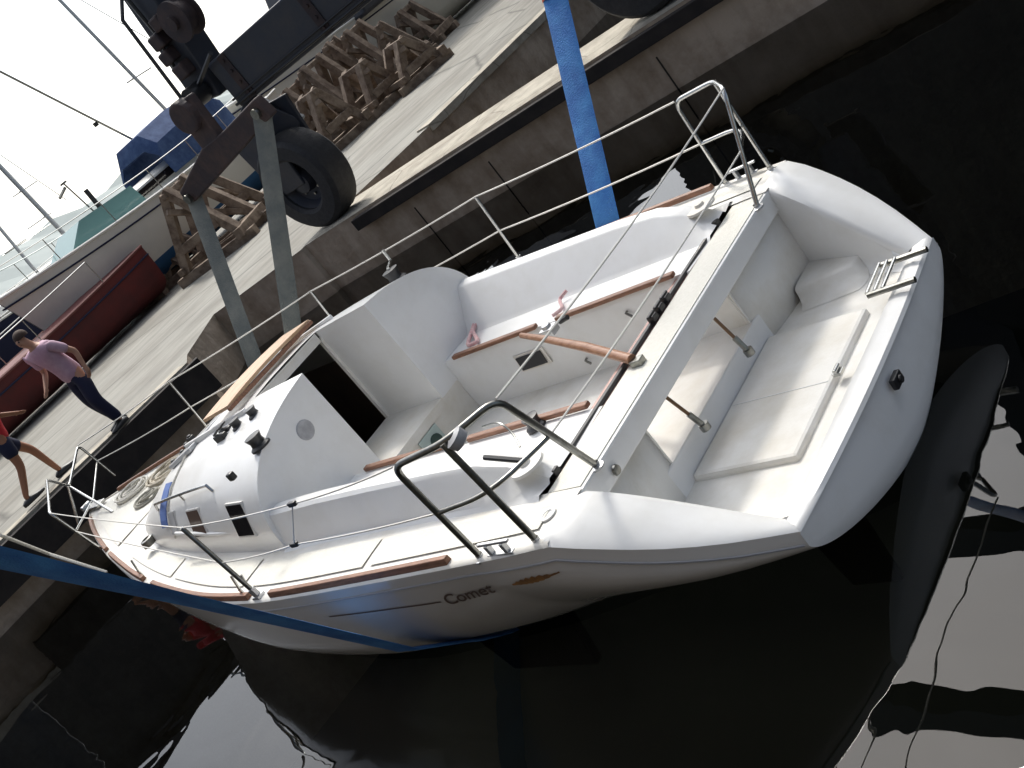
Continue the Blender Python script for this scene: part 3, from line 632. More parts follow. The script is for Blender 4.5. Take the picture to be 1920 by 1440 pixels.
# stanchions, pushpits, pulpit, lifelines
H = .57
def stanchion(x, sgn, r=.0125, m_=steel, ln=.035):
    y = B(x) - .035; z0 = Z(x) + .012; base = Vector((x, sgn * y, z0)); top = Vector((x, sgn * (y + ln), z0 + H))
    b = MB(); b.tube([base, top], r, 10); o_ = b.build('stanchion', m_, boat, smooth=True)
    b = MB(); b.box(base + Vector((0, 0, .008)), (.07, .05, .016)); b.tube([base, base + (top - base) * .12], r * 1.6, 10); b.build('stanchion_base', alum, o_)
    return top, base.lerp(top, .5)
tp, mp = stanchion(2.24, 1, .0135, dsteel)
ts1, ms1 = stanchion(2.24, -1)
ts2, ms2 = stanchion(4.05, -1)
ts3, ms3 = stanchion(5.75, -1)
def pushpit(sgn, m_):
    F1 = Vector((.42, sgn * 1.455, .015)); T1 = Vector((.42, sgn * 1.485, .585)); TA = Vector((.10, sgn * 1.44, .60)); A = Vector((.09, sgn * 1.41, .015))
    TI = P(930, 748, z=.60); TI = Vector((TI.x, sgn * TI.y, .60)); I = Vector((.0, sgn * .985, .015))
    M1 = F1.lerp(T1, .5); MA = A.lerp(TA, .5); MI = I.lerp(TI, .48)
    b = MB(); R_ = .0155 if sgn > 0 else .0135; b.tube(arc([F1, T1, TA, TI, I], 6, .07), R_, 10); o_ = b.build('pushpit', m_, boat, smooth=True)
    b = MB(); b.tube([A, TA], R_, 10); b.build('leg', m_, o_, smooth=True)
    b = MB(); b.tube(arc([M1, MA, MI], 8, .22), .011, 10); b.build('mid_rail', m_, o_, smooth=True)
    for q in (F1, A, I):
        b = MB(); b.lathe(q - Vector((0, 0, .012)), (0, 0, 1), [(.034, 0), (.034, .01), (.018, .014), (.018, .03)], 14); b.build('foot', alum, o_)
    return T1, M1, TI, MI, TA, MA
pp = pushpit(1, dsteel); ps = pushpit(-1, steel)
# stub and ring on the port pushpit
b = MB(); q = pp[5].lerp(pp[3], .55); b.tube([q, q + Vector((.22, -.02, .05))], .012, 8); b.build('ensign_socket', black, boat, smooth=True)
b = MB(); b.lathe(pp[2] + Vector((.12, .18, -.02)), (.3, .3, 1), [(.02, -.03), (.045, -.02), (.05, .02), (.02, .03)], 12); b.build('rail_clamp', grey, boat, smooth=True)
# pulpit at the bow
pt, pm = None, None
bt = Vector((7.45, .03, .66)); PA = Vector((6.0, .62, .70)); SA = Vector((6.15, -.58, .70))
SA = P(146, 835, y=-.52); PA = P(93, 962, y=.78); tipP = P(88, 900, y=.12); tipS = P(130, 912, y=-.10)
b = MB(); b.tube(arc([Vector((SA.x - .05, -.55, Z(6) + .02)), SA, tipS, P(108, 905, y=0), tipP, PA, P(190, 1030, z=.11)], 5, .06), .0125, 10); pul = b.build('pulpit', steel, boat, smooth=True)
b = MB(); b.tube([P(148, 985, z=.12), P(128, 912, y=.05)], .0125, 8); b.build('leg', steel, pul, smooth=True)
b = MB(); b.tube([P(212, 960, z=.12), tipS], .0125, 8); b.build('leg', steel, pul, smooth=True)
b = MB(); b.tube([SA.lerp(Vector((SA.x - .05, -.55, .1)), .5), P(175, 935, y=-.05), PA.lerp(P(190, 1030, z=.11), .5)], .009, 8); b.build('mid_rail', steel, pul, smooth=True)
def lifeline(pts, r=.0055, m_=wire, sag=.012):
    out = []
    for p, q in zip(pts, pts[1:]):
        for i in range(8): t = i / 8; out.append(p.lerp(q, t) - Vector((0, 0, sag * 4 * t * (1 - t))))
    out.append(pts[-1]); b = MB(); b.tube(out, r, 6); return b.build('lifeline', m_, boat, smooth=True)
lifeline([ps[0], ts1, ts2, ts3, SA]); lifeline([ps[1], ms1, ms2, ms3, SA.lerp(Vector((SA.x - .05, -.55, .1)), .5)])
gt, gm = P(548, 945, y=1.58), P(552, 1021, y=1.56)
lifeline([pp[0], gt], m_=wire, r=.0045); l_ = lifeline([gt, tp, PA], r=.0045); lifeline([pp[1], gm, mp], r=.0045); lifeline([mp, PA.lerp(P(190, 1030, z=.11), .5)], r=.0045)
b = MB(); b.tube([gt, gm], .004, 6); gs = b.build('gate_strap', wire, boat)
for q in (gt, gm): b = MB(); b.box(q, (.06, .022, .024)); b.build('gate_clip', black, gs, bevel=.005)
lifeline([pp[2], ps[2]], r=.0055, sag=.03); lifeline([pp[3], ps[3]], r=.005, sag=.02)
# chainplates with turnbuckle on port rail
for (x, s_) in ((2.42, 1), (2.3, 1), (4.3, 1), (4.2, -1)):
    b = MB(); c = Vector((x, s_ * (B(x) - .05), Z(x))); b.box(c + Vector((0, 0, .03)), (.03, .008, .07)); b.tube([c + Vector((0, 0, .06)), c + Vector((.0, -.02, .15))], .008, 6); b.build('chainplate', steel, boat)
# bow roller and foredeck gear
b = MB(); b.box((7.12, 0, .15), (.34, .11, .03)); b.tube([(7.28, -.05, .17), (7.28, .05, .17)], .03, 10); b.build('bow_roller', steel, boat, bevel=.006)
b = MB(); b.lathe(P(283, 1020, z=.14), (0, 0, 1), [(.055, 0), (.05, .05), (.032, .055), (.03, .02), (0, .02)], 16); b.build('deck_vent', dsteel, boat, smooth=True)
# name and stripes on port topsides
def hull_patch(pts, name, m_, parent=boat):
    b = MB(); b.add([(x, hull_y(x, z) + .004, z) for (x, z) in pts], [tuple(range(len(pts)))]); return b.build(name, m_, parent)
def pl(u, v):
    p = P(u, v, y=1.5)
    for _ in range(6): p = P(u, v, y=hull_y(p.x, p.z))
    return p
a_, c_ = pl(828, 1128), pl(618, 1156)
b = MB(); N = 24
top = []; bot = []
for i in range(N + 1):
    q = a_.lerp(c_, i / N); top.append((q.x, hull_y(q.x, q.z + .006) + .003, q.z + .006)); bot.append((q.x, hull_y(q.x, q.z - .004) + .003, q.z - .004))
b.grid([top, bot]); b.build('pinstripe', mat('stripe_brown', (.13, .085, .06), .5), boat)
q0, q1 = pl(962, 1096), pl(1050, 1072)
top = []; bot = []
for i in range(N + 1):
    t = i / N; q = q0.lerp(q1, t); hh = (.006 + .02 * math.sin(math.pi * min(1, t * 1.15))) * (1 + .25 * math.sin(i * 2.1))
    top.append((q.x, hull_y(q.x, q.z + hh) + .0035, q.z + hh)); bot.append((q.x, hull_y(q.x, q.z - hh * .5) + .0035, q.z - hh * .5))
b = MB(); b.grid([top, bot]); b.build('gold_flash', goldp, boat)
fc = bpy.data.curves.new('name', 'FONT'); fc.body = 'Comet'; fc.size = .15; fc.shear = .5; fc.offset = .002; fo = bpy.data.objects.new('name_tmp', fc); COL.objects.link(fo)
dg = bpy.context.evaluated_depsgraph_get(); me = bpy.data.meshes.new_from_object(fo.evaluated_get(dg)); bpy.data.objects.remove(fo)
p0, p1 = pl(842, 1133), pl(938, 1106); wmax = max(v.co.x for v in me.vertices)
dz = (p1.z - p0.z); dx = (p1.x - p0.x)
for v in me.vertices:
    s_ = v.co.x / wmax; x = p0.x + dx * s_; z = p0.z + dz * s_ + v.co.y * .75; v.co = Vector((x, hull_y(x, z) + .006, z))
me.materials.append(MATS['stripe_brown']); no = bpy.data.objects.new('name_lettering', me); COL.objects.link(no); no.parent = boat; no.location = -boat.location

# loose ropes lying on the boat (things of their own)
def rope_thing(pts, r, label, m_=rope, name='rope'):
    b = MB(); b.tube(pts, r, 7); o_ = b.build(name, m_, None, smooth=True); return tag(o_, label, 'rope')
def coil(c, R, turns, r, label, m_=rope, wob=.25, tilt=0):
    pts = []
    for i in range(turns * 16):
        a = i / 16 * 2 * math.pi; rr = R * (1 + wob * math.sin(i * .37 + R * 9)) * (.75 + .25 * math.sin(i * .11)); pts.append(Vector(c) + Vector((rr * math.cos(a) * 1.25, rr * math.sin(a), .006 * (i / 16) + .01 * math.sin(i * .5))))
    return rope_thing(pts, r, label, m_)
coil((6.35, -.08, Z(6.3) + .03), .16, 6, .011, 'untidy coil of beige rope heaped on the foredeck nearest the bow')
coil((5.85, -.22, Z(5.8) + .03), .19, 6, .012, 'larger tangle of pale rope on the foredeck just ahead of the cabin', mat('rope_tan', (.42, .37, .28), .9, noise=60, col2=(.6, .56, .48)))
coil((5.75, .12, Z(5.8) + .03), .12, 4, .010, 'small grey rope bundle on the port side of the foredeck', mat('rope_grey', (.30, .29, .25), .9))
pts = [P(u, v, z=zz) for u, v, zz in ((905, 800, .32), (935, 790, .36), (962, 812, .30), (975, 838, .27))]
rope_thing(arc(pts, 5, .1), .005, 'thin dark cord drooping from the port pushpit onto the coaming', dsteel, 'cord')
pts = [P(896, 560, z=.12), P(912, 575, z=.10), P(900, 600, z=.05), P(885, 620, z=.04), P(897, 640, z=.04), P(875, 650, z=.04), P(890, 605, z=.05), P(905, 580, z=.09)]
rope_thing(arc(pts, 4, .06), .014, 'faded pink rope bunched on the starboard seat against the bulkhead', rope_pink)
pts = [P(1062, 545, z=.06), P(1048, 562, z=.04), P(1056, 578, z=.035), P(1036, 592, z=.035)]
rope_thing(arc(pts, 4, .05), .011, 'short faded pink rope end on the starboard seat near the tiller', rope_pink)
bl = [cabin_pt(3.95, u) + Vector((0, 0, .014)) for u in (.45, .5, .56, .62, .68, .74, .8)]
b = MB(); b.grid([[p + Vector((-.045, 0, 0)) for p in bl], [p + Vector((.045, 0, 0)) for p in bl]]); tag(b.build('folded_strap', mat('blue_tape', (.10, .17, .42), .7), solid=.012), 'blue strap laid over the port edge of the cabin roof', 'strap')
b = MB(); b.tube([cabin_pt(3.85, u) + Vector((0, 0, .012)) for u in (.1, .3, .5, .65, .8, .9)], .008, 6); tag(b.build('line', rope, smooth=True), 'white line laid across the cabin roof beside the blue strap', 'rope')
rope_thing([P(0, 1003, z=.95), P(90, 1038, z=.5), P(200, 1073, z=.16)], .012, 'white mooring line stretched from the port bow rail out of the left edge', rope, 'mooring_line')
cb = MB(); c = P(1030, 620, z=.05); cb.box(c, (.10, .08, .05)); cb.lathe(c + Vector((0, 0, .025)), (0, 0, 1), [(.03, 0), (.03, .02), (0, .022)], 12); cb.build('line_jammer', alum, boat, bevel=.008)
cb = MB(); c = P(1050, 603, z=.06); cb.tube([c, c + Vector((-.07, 0, .01))], .016, 8); cb.build('jammer_grip', black, boat, smooth=True)

# ------------------------------------------------------------------ travel lift and slings
lift = thing('travel_lift', (6, -7.2, ZQ), 'dark blue travelling boat hoist with a big black tyre standing on the pier', 'boat hoist')
def wheel(c, r=.60, wd=.42, parent=lift):
    c = Vector(c); prof = [(r * .55, -wd * .42), (r * .62, -wd * .5), (r * .9, -wd * .5), (r * .985, -wd * .38), (r, -wd * .2), (r, wd * .2), (r * .985, wd * .38), (r * .9, wd * .5), (r * .62, wd * .5), (r * .55, wd * .42)]
    t_ = MB(); t_.lathe(c, (0, 1, 0), prof, 40, closed=True); wh = t_.build('wheel', rubber, parent, smooth=True, autos=30)
    for s_ in (1, -1):
        g = MB(); g.lathe(c, (0, s_, 0), [(r * .57, wd * .40), (r * .52, wd * .25), (r * .46, wd * .10), (r * .25, wd * .06), (r * .22, wd * .30), (r * .12, wd * .34), (0, wd * .34)], 28); g.build('rim', liftp, wh, smooth=True, autos=30)
    g = MB()
    for k in range(8):
        a = k * math.pi / 4; g.lathe(c + Vector((math.cos(a) * r * .33, wd * .08, math.sin(a) * r * .33)), (0, 1, 0), [(.02, 0), (.02, .03), (0, .03)], 8)
    g.build('wheel_nut', dsteel, wh)
    return wh
wheel((10.42, -6.90, ZQ + .73), .74, .54); wheel((4.42, -7.85, ZQ + .70), .70, .5)
wheel((10.9, 8.4, ZQ + .60)); wheel((2.9, 6.7, ZQ + .6))
b = MB(); b.beam(P(436, 150, y=-7.2), Vector((3.2, -8.05, 2.36)), .45, .74); b.build('chassis_beam', liftp, lift, bevel=.03)
b = MB(); b.beam((10.8, -7.1, 1.95), (10.47, -7.35, 1.2), .36, .5); b.prism([(10.1, -7.37, 1.75), (11.1, -7.32, 1.85), (10.95, -7.32, .62), (10.3, -7.37, .62)], (0, .06, 0)); b.prism([(10.1, -6.70, 1.75), (11.1, -6.76, 1.85), (10.95, -6.76, .62), (10.3, -6.76, .62)], (0, .06, 0)); b.build('wheel_fork', liftp, lift, bevel=.02)
b = MB(); b.prism([(3.1, -8.36, 2.0), (4.0, -8.36, 2.0), (3.8, -8.36, .6), (3.3, -8.36, .6)], (0, .06, 0)); b.prism([(3.1, -7.80, 2.0), (4.0, -7.80, 2.0), (3.8, -7.80, .6), (3.3, -7.80, .6)], (0, .06, 0)); b.build('wheel_fork', liftp, lift, bevel=.02)
cb_, ct_ = P(408, 175, y=-7.2), P(268, -30, y=-7.2)
b = MB(); b.beam(cb_, cb_ + (ct_ - cb_) * 2.4, .45, .62, Vector((1, 0, 0))); b.build('column', liftp, lift, bevel=.03)
b = MB(); dc = P(342, 32, y=-6.9); b.lathe(dc, (0, 1, 0), [(0, -.12), (.30, -.12), (.30, -.09), (.22, -.08), (.22, .12), (.30, .13), (.30, .17), (.10, .18), (.10, .24), (0, .24)], 28); b.build('winch_drum', rustp, lift, smooth=True, autos=30)
b = MB()
for (u, v, s_) in ((300, 75, .22), (318, 105, .20), (345, 130, .22), (300, 40, .2)):
    c = P(u, v, y=-6.9); b.box(c, (s_ * 1.3, .2, s_))
b.build('hydraulic_motor', rustp, lift, bevel=.03)
b = MB(); b.lathe(P(370, 178, y=-6.8), (0, 1, 0), [(0, -.15), (.15, -.15), (.17, -.1), (.17, .15), (0, .15)], 20); b.lathe(P(358, 195, y=-6.8), (0, 1, 0), [(0, -.1), (.14, -.1), (.14, .1), (0, .1)], 20); b.build('sheave', black, lift, smooth=True, autos=30)
b = MB(); b.tube([P(395, 100, y=-6.85), P(372, 160, y=-6.85), P(350, 190, y=-6.8)], .035, 8); b.tube([P(240, 0, y=-6.9), P(290, 60, y=-6.9), P(340, 150, y=-6.9)], .03, 8); b.build('hose', black, lift, smooth=True)
fb0, fb1 = P(436, 150, y=-7.2), Vector((3.2, -8.05, 2.36)); fd = (fb1 - fb0).normalized(); fn = Vector((-fd.y, fd.x, 0)).normalized()
if fn.y < 0: fn.negate()
for t_ in (.35, 2.2, 4.1):
    b = MB(); c = fb0 + fd * t_ + fn * .232; b.box(c, (.16, .02, .70), (fd, fn, Vector((0, 0, 1))))
    for zz in (-.26, -.09, .09, .26): b.lathe(c + Vector((0, 0, zz)) + fn * .01, fn, [(.028, 0), (.028, .022), (0, .024)], 6)
    b.build('flange_plate', rustp, lift)
b = MB(); b.tube([fb0 + fn * .26 + Vector((0, 0, -.30)) + fd * t_ for t_ in (0, 1, 2, 3.2, 4.5)], .022, 8); b.tube([fb0 + fn * .26 + Vector((0, 0, -.22)) + fd * t_ for t_ in (0, 1.1, 2.1, 3.2, 4.5)], .014, 8); b.build('hydraulic_line', black, lift, smooth=True)
# overhead frame that carries the hoists
topc = cb_ + (ct_ - cb_) * 1.9; topc.z = 6.7
b = MB(); b.beam((topc.x - .2, -7.2, topc.z), (10.2, 8.2, topc.z), .5, .6); b.build('cross_beam', liftp, lift, bevel=.03)
b = MB(); b.beam((10.9, 8.3, .8), (10.2, 8.3, topc.z), .5, .5, Vector((1, 0, 0))); b.build('column', liftp, lift)
for (y_, z_) in ((-4.3, 6.2), (4.35, 6.2)):
    b = MB(); b.beam((-3.0, y_, z_ + .1), (6.6, y_ + .1, z_ + .1), .34, .42); b.build('hoist_beam', liftp, lift)
    for xx in (-2.6, 6.2):
        b = MB(); b.beam((xx, y_, z_ + .35), (xx, y_ * 1.75, z_ + .35), .2, .2); b.build('bracket', liftp, lift)
    b = MB(); b.beam((3.4, y_ * 1.8, 2.0), (3.0, y_ * 1.75, 6.7), .4, .4, Vector((1, 0, 0))); b.build('column', liftp, lift)
    b = MB(); b.beam((topc.x, y_ * 1.75, 6.7), (-3.0, y_ * 1.75, 6.7), .4, .5); b.build('top_beam', liftp, lift)
    for xx in (1.33, 1.55, 5.0):
        b = MB(); b.tube([(xx, y_, 3.8 if xx < 4 else 5.0), (xx + .03, y_, 6.1)], .012, 6); b.build('hoist_cable', black, lift)
for s_ in (1, -1):
    b = MB(); b.box((1.44, s_ * 4.25, 3.85), (.3, .14, .35)); b.build('hoist_block', liftp, lift, bevel=.03)
def ribbon(name, pts, width, th, m_, label, wdir=Vector((1, 0, 0)), cat='sling', group=None, twist=None):
    b = MB(); rr = []
    pts = [Vector(p) for p in pts]
    for i, p in enumerate(pts):
        t = (pts[min(i + 1, len(pts) - 1)] - pts[max(i - 1, 0)]).normalized(); h = width / 2
        if twist: wdir = (Vector((1, 0, 0)).lerp(Vector(twist), max(0., 1 - i / 3.4)))
        wdir = (wdir - t * wdir.dot(t)).normalized(); nrm = t.cross(wdir).normalized()
        rr.append([p - wdir * h, p - wdir * h * .7 + nrm * th * .6, p + wdir * h * .7 + nrm * th * .6, p + wdir * h, p + wdir * h * .7 - nrm * th * .6, p - wdir * h * .7 - nrm * th * .6])
    b.grid(rr, close=True); o_ = b.build(name, m_, None, smooth=True, autos=70); return tag(o_, label, cat, group)
sx = 1.45
under = [(sx, s_ * (hull_y(sx, z) + .012), z - .005) for s_ in (1,) for z in (-.62, -.68, -.75, -.88, -1.0, -1.08, -1.14)]
anch = Vector((sx, 1.50, -.46)); path = [(sx, 3.97, 3.85)] + [Vector((sx, 3.97, 3.85)).lerp(anch, t) for t in (.25, .5, .75)] + [anch] + under[1:] + [(sx, 0, K(sx) - .02)] + [(x, -y, z) for (x, y, z) in reversed(under)]
sg = [Vector((sx, -(hull_y(sx, z) + .012), z)) for z in (-.35, -.2, -.08)] + [Vector((sx, -(B(sx) + .03), .03))]
path += sg; e = Vector((sx, -4.2, 3.7)); s0 = sg[-1]
path += [s0.lerp(e, t) for t in (.1, .2, .31, .36, .45, .7, 1)]
ribbon('lifting_sling', path, .215, .012, webb, 'bright blue webbing sling passing under the cockpit of the white sailboat', twist=(.55, .7, -.35))
rp = [s0.lerp(e, t) for t in (.352, .38, .42)]
ribbon('sling_sleeve', rp, .235, .03, webr, 'red sleeve around the top of the blue sling beyond the cockpit', cat='sleeve')
# forward grey slings from a spreader
spA, spB = P(362, 365, y=-2.25), P(490, 205, y=-2.25)
g0, g1 = P(482, 690, y=-1.30), P(550, 625, y=-1.36)
for k, (a, bb, lb) in enumerate(((spA, g0, 'grey green sling strap nearer the bow, left one of the pair below the rusty spreader'), (spB, g1, 'grey green sling strap right one of the pair, hanging in front of the tyre'))):
    ex = bb + Vector((.0, .14, -.9)); wdir = (spB - spA).normalized() if k else Vector((.95, -.2, 0)).normalized()
    ribbon('lifting_strap', [a.lerp(bb, t) for t in (0, .2, .4, .6, .8, 1)] + [bb.lerp(ex, .5), ex], .165, .014, webg, lb, wdir=Vector((.80, .60, 0)).normalized(), cat='strap', group='grey straps of the forward sling')
spr = thing('spreader', spA.lerp(spB, .5), 'rusty steel spreader bar holding the two grey green straps above the bow', 'spreader bar')
b = MB(); mid = spA.lerp(spB, .5); up3 = mid + Vector((.0, 0, .14))
b.prism([spA + Vector((.10, .05, -.07)), spB + Vector((-.10, .05, -.09)), spB + Vector((-.06, .05, .10)), mid + Vector((-.25, .05, .16)), mid + Vector((.15, .05, .16)), spA + Vector((.08, .05, .09))], (0, -.10, 0)); b.build('plate', rustp, spr, bevel=.015)
for q in (spA, spB):
    b = MB(); b.lathe(q, (0, 1, 0), [(0, -.07), (.045, -.07), (.045, .09), (0, .09)], 14); b.build('pin', dsteel, spr, smooth=True, autos=30)
b = MB(); b.tube([up3, up3 + Vector((0, -.1, 1.2)), (5.0, -4.3, 5.2)], .018, 8); b.build('cable', black, spr)
b = MB(); b.beam(up3 + Vector((0, 0, -.05)), up3 + Vector((0, -.03, .42)), .30, .10, Vector((0, 1, 0))); b.lathe(up3 + Vector((0, .08, .30)), (0, 1, 0), [(0, -.1), (.15, -.1), (.15, .02), (0, .02)], 18); b.build('hook_block', rustp, spr, bevel=.02)

# ------------------------------------------------------------------ yard: yachts, cradles, people
def yacht(name, bow, stern, zg, beam, label, top_m, bot_m, zb=.55, zk=-.1, cabin=True, group='yachts propped ashore', deck_m=None):
    r_ = thing(name, ((bow[0] + stern[0]) / 2, (bow[1] + stern[1]) / 2, ZQ), label, 'yacht', group)
    bow = Vector((*bow, 0)); stern = Vector((*stern, 0)); ax = (bow - stern); L = ax.length; X = ax.normalized(); Y = Vector((-X.y, X.x, 0))
    def pt(t, s_, z): return stern + X * (L * t) + Y * (s_ * beam / 2) + Vector((0, 0, z))
    def bw(t): return (1 - max(0, (t - .45) / .55) ** 2.2) * (.78 + .22 * min(1, t / .4))
    def sh(t): return zg + .45 * (t - .35) ** 2 / .42 * 1.0
    top = []; bot = []
    for i in range(21):
        t = i / 20; w_ = max(.01, bw(t)); rake = .05 * max(0, t - .8) / .2
        a = []
        for j in range(7):
            k = j / 6; z = sh(t) + (zb - sh(t)) * k; a.append(pt(t - rake * k, w_ * (1 - .12 * k * k), z))
        c = [pt(t - rake * k, w_ * 1.0 * (1 - .12 * k * k), sh(t) + (zb - sh(t)) * k) for k in (0,)]
        top.append(a + [pt(t - rake * (1 - j / 6) ** 1, -w_ * (1 - .12 * (1 - j / 6) ** 2), zb + (sh(t) - zb) * j / 6) for j in range(7)])
        aa = []
        for j in range(13):
            ph = math.pi * j / 12; aa.append(pt(t - rake - .1 * math.sin(ph) * max(0, t - .6), w_ * .88 * math.cos(ph), zb - (zb - zk) * math.sin(ph) * (1 - max(0, t - .7) * 1.5)))
        bot.append(aa)
    m_ = MB(); m_.grid([r[:7] for r in top]); m_.grid([r[7:] for r in top]); m_.add(top[0], [tuple(range(14))]); m_.build('hull', top_m, r_, smooth=True)
    m_ = MB(); m_.grid(bot); m_.add(bot[0], [tuple(range(13))]); m_.build('underbody', bot_m, r_, smooth=True)
    m_ = MB(); m_.grid([[r[0] - Vector((0, 0, .03)), r[0].lerp(r[-1], .5) + Vector((0, 0, .06)), r[-1] - Vector((0, 0, .03))] for r in top]); m_.build('deck', deck_m or creamw, r_, smooth=True)
    for s_ in (0, -1):
        m_ = MB(); m_.tube([r[s_] + Vector((0, 0, .0)) for r in top], .035, 6); m_.build('rubbing_strake', deck_m or creamw, r_, smooth=True)
        m_ = MB(); m_.tube([r[s_] + Vector((0, 0, -.22)) for r in top], .02, 6); m_.build('stripe', navy, r_, smooth=True)
        m_ = MB(); m_.tube([r[s_] + Vector((0, 0, .55)) for r in top[2:]], .012, 6)
        for i in range(2, 21, 3): m_.tube([top[i][s_], top[i][s_] + Vector((0, 0, .55))], .012, 6)
        m_.build('guard_rail', steel, r_, smooth=True)
    if cabin:
        m_ = MB(); rr = []
        for t, h, w_ in ((.28, .45, .5), (.4, .5, .52), (.55, .42, .45), (.66, .28, .35), (.72, .02, .25)):
            z = sh(t); rr.append([pt(t, w_, z), pt(t, w_ * .85, z + h * .8), pt(t, w_ * .5, z + h), pt(t, -w_ * .5, z + h), pt(t, -w_ * .85, z + h * .8), pt(t, -w_, z)])
        m_.grid(rr); m_.add(rr[0], [tuple(range(6))]); m_.build('cabin_top', creamw, r_, smooth=True, autos=35)
        m_ = MB(); m_.grid([[pt(t, s2 * w_ * .955, sh(t) + h * .3), pt(t, s2 * w_ * .90, sh(t) + h * .68)] for t, h, w_ in ((.30, .45, .52), (.42, .5, .54), (.56, .42, .47)) for s2 in (1,)]); m_.build('side_window', glass, r_, solid=.02)
    return r_, pt, sh
y1, pt1, sh1 = yacht('moored_yacht', (20.6, -6.55), (21.6, -15.6), 1.62, 2.9, 'cream yacht propped ashore with blue underbody and green windscreen, left of the tyre', cream, antif, zb=.62, zk=.1)
# windscreen and blue canopy
m_ = MB(); q = [pt1(.80, .42, sh1(.8)), pt1(.80, -.42, sh1(.8)), pt1(.72, -.36, sh1(.72) + .5), pt1(.72, .36, sh1(.72) + .5)]
m_.prism(q, (0, .06, 0)); m_.prism([pt1(.80, .42, sh1(.8)), pt1(.72, .36, sh1(.72) + .5), pt1(.55, .42, sh1(.55) + .5), pt1(.55, .5, sh1(.55))], (.05, 0, 0)); m_.prism([pt1(.80, -.42, sh1(.8)), pt1(.72, -.36, sh1(.72) + .5), pt1(.55, -.42, sh1(.55) + .5), pt1(.55, -.5, sh1(.55))], (.05, 0, 0)); m_.build('windscreen', tint, y1)
m_ = MB(); rr = []
for t, h in ((.16, 1.1), (.18, 1.32), (.30, 1.38), (.42, 1.30), (.44, .95)):
    rr.append([pt1(t, .62, 1.75), pt1(t, .60, 1.6 + h * .7), pt1(t, .35, 1.6 + h), pt1(t, -.35, 1.6 + h), pt1(t, -.60, 1.6 + h * .7), pt1(t, -.62, 1.75)])
m_.grid(rr); m_.build('canopy', bluecloth, y1, smooth=True, solid=.03, autos=30)
y2, pt2, sh2 = yacht('moored_yacht', (22.4, -15.2), (21.8, -29), 1.72, 3.6, 'large cream yacht propped ashore behind the hoist beam, right of the tyre', cream, cream, zb=.5, zk=-.0)
m_ = MB(); m_.prism([(20.2, -19.6, 1.7), (20.2, -28.5, 1.7), (20.2, -28.5, 4.6), (20.2, -26.0, 6.2), (20.2, -21.2, 6.4), (20.2, -19.9, 3.4)], (3.4, 0, 0)); m_.build('reflection_baffle', mat('dark_baffle', (.03, .032, .04), .4), y2, bevel=.1)  # unseen block added on the yacht, cuts the sky reflected in the water
y3, pt3, sh3 = yacht('red_boat', (20.0, 3.5), (20.2, -9.2), .95, 2.2, 'long low dark red boat hull ashore behind the walking man', antir, antir, zb=.35, zk=.0, cabin=False, group='red boats ashore', deck_m=mat('red_deck', (.16, .05, .045), .7))
y4, pt4, sh4 = yacht('moored_yacht', (30, -8.5), (31, -19), 1.35, 3.0, 'small navy hulled yacht beyond the cream yacht bow at far left', navy, antif, zb=.5, zk=.0)
y5, pt5, sh5 = yacht('moored_yacht', (39, -9), (40, -22), 1.5, 3.2, 'white hulled yacht in the farthest row at the left edge', creamw, antif, zb=.5, zk=.0)
# masts: standing masts with spreaders and shrouds, each belongs to its own boat farther off
def mast(name, a, b_, r_, label, x=26, spread=(), stays=()):
    p, q = P(*a, x=x), P(*b_, x=x); d = (q - p).normalized(); p = p - Vector((0, 0, 1)) * max(0, p.z - .5)
    top = q + (q - P(*a, x=x)) * .35
    root = thing(name, (p.x, p.y, ZQ), label, 'mast', 'masts and rigging against the white sky')
    m_ = MB(); m_.tube([P(*a, x=x), top], r_, 8); m_.tube([Vector((P(*a, x=x).x, P(*a, x=x).y, ZQ)), P(*a, x=x)], r_, 8); m_.build('pole', alum, root, smooth=True)
    for (u, v) in spread:
        c = P(u, v, x=x); m_ = MB(); m_.tube([c + Vector((0, -.45, 0)), c + Vector((0, .45, .05))], .025, 6); m_.build('spreader', alum, root)
    for (s0_, s1_) in stays:
        m_ = MB(); m_.tube([P(*s0_, x=x), P(*s1_, x=x)], .013, 5); m_.build('stay', dsteel, root)
mast('yacht_mast', (310, 205), (112, 0), .05, 'straight mast rising beside the hoist column above the blue canopy', x=24, spread=((262, 142),), stays=(((300, 85), (135, -10)),))
mast('yacht_mast', (145, 465), (0, 312), .075, 'thicker mast with two spreaders at the left, ahead of the cream yacht bow', x=30, spread=((75, 415), (48, 355)), stays=(((125, 375), (0, 290)),))
mast('yacht_mast', (60, 500), (0, 428), .06, 'short visible mast in the bottom left corner of the sky', x=34, spread=((30, 462),), stays=(((5, 480), (95, 420)),))
b = MB(); a_, c_ = P(285, 280, x=21.5), P(0, 134, x=21.5); c_ = a_ + (c_ - a_) * 1.6; b.tube([a_, c_], .028, 6); b.box(P(174, 232, x=21.5) - Vector((0, .05, .05)), (.06, .1, .1)); fs = b.build('forestay', dsteel, y1)
b = MB(); b.tube([P(180, 400, x=22), P(120, 345, x=22)], .02, 6); b.lathe(P(120, 345, x=22), (0, 0, 1), [(.09, 0), (.09, .04), (0, .05)], 10); b.tube([P(122, 352, x=22), P(112, 372, x=22)], .04, 6); b.build('wind_sensor', dsteel, y1)
b = MB(); b.tube([P(190, 392, x=22), P(160, 356, x=22)], .06, 8); b.build('outboard_stub', black, y1, smooth=True)

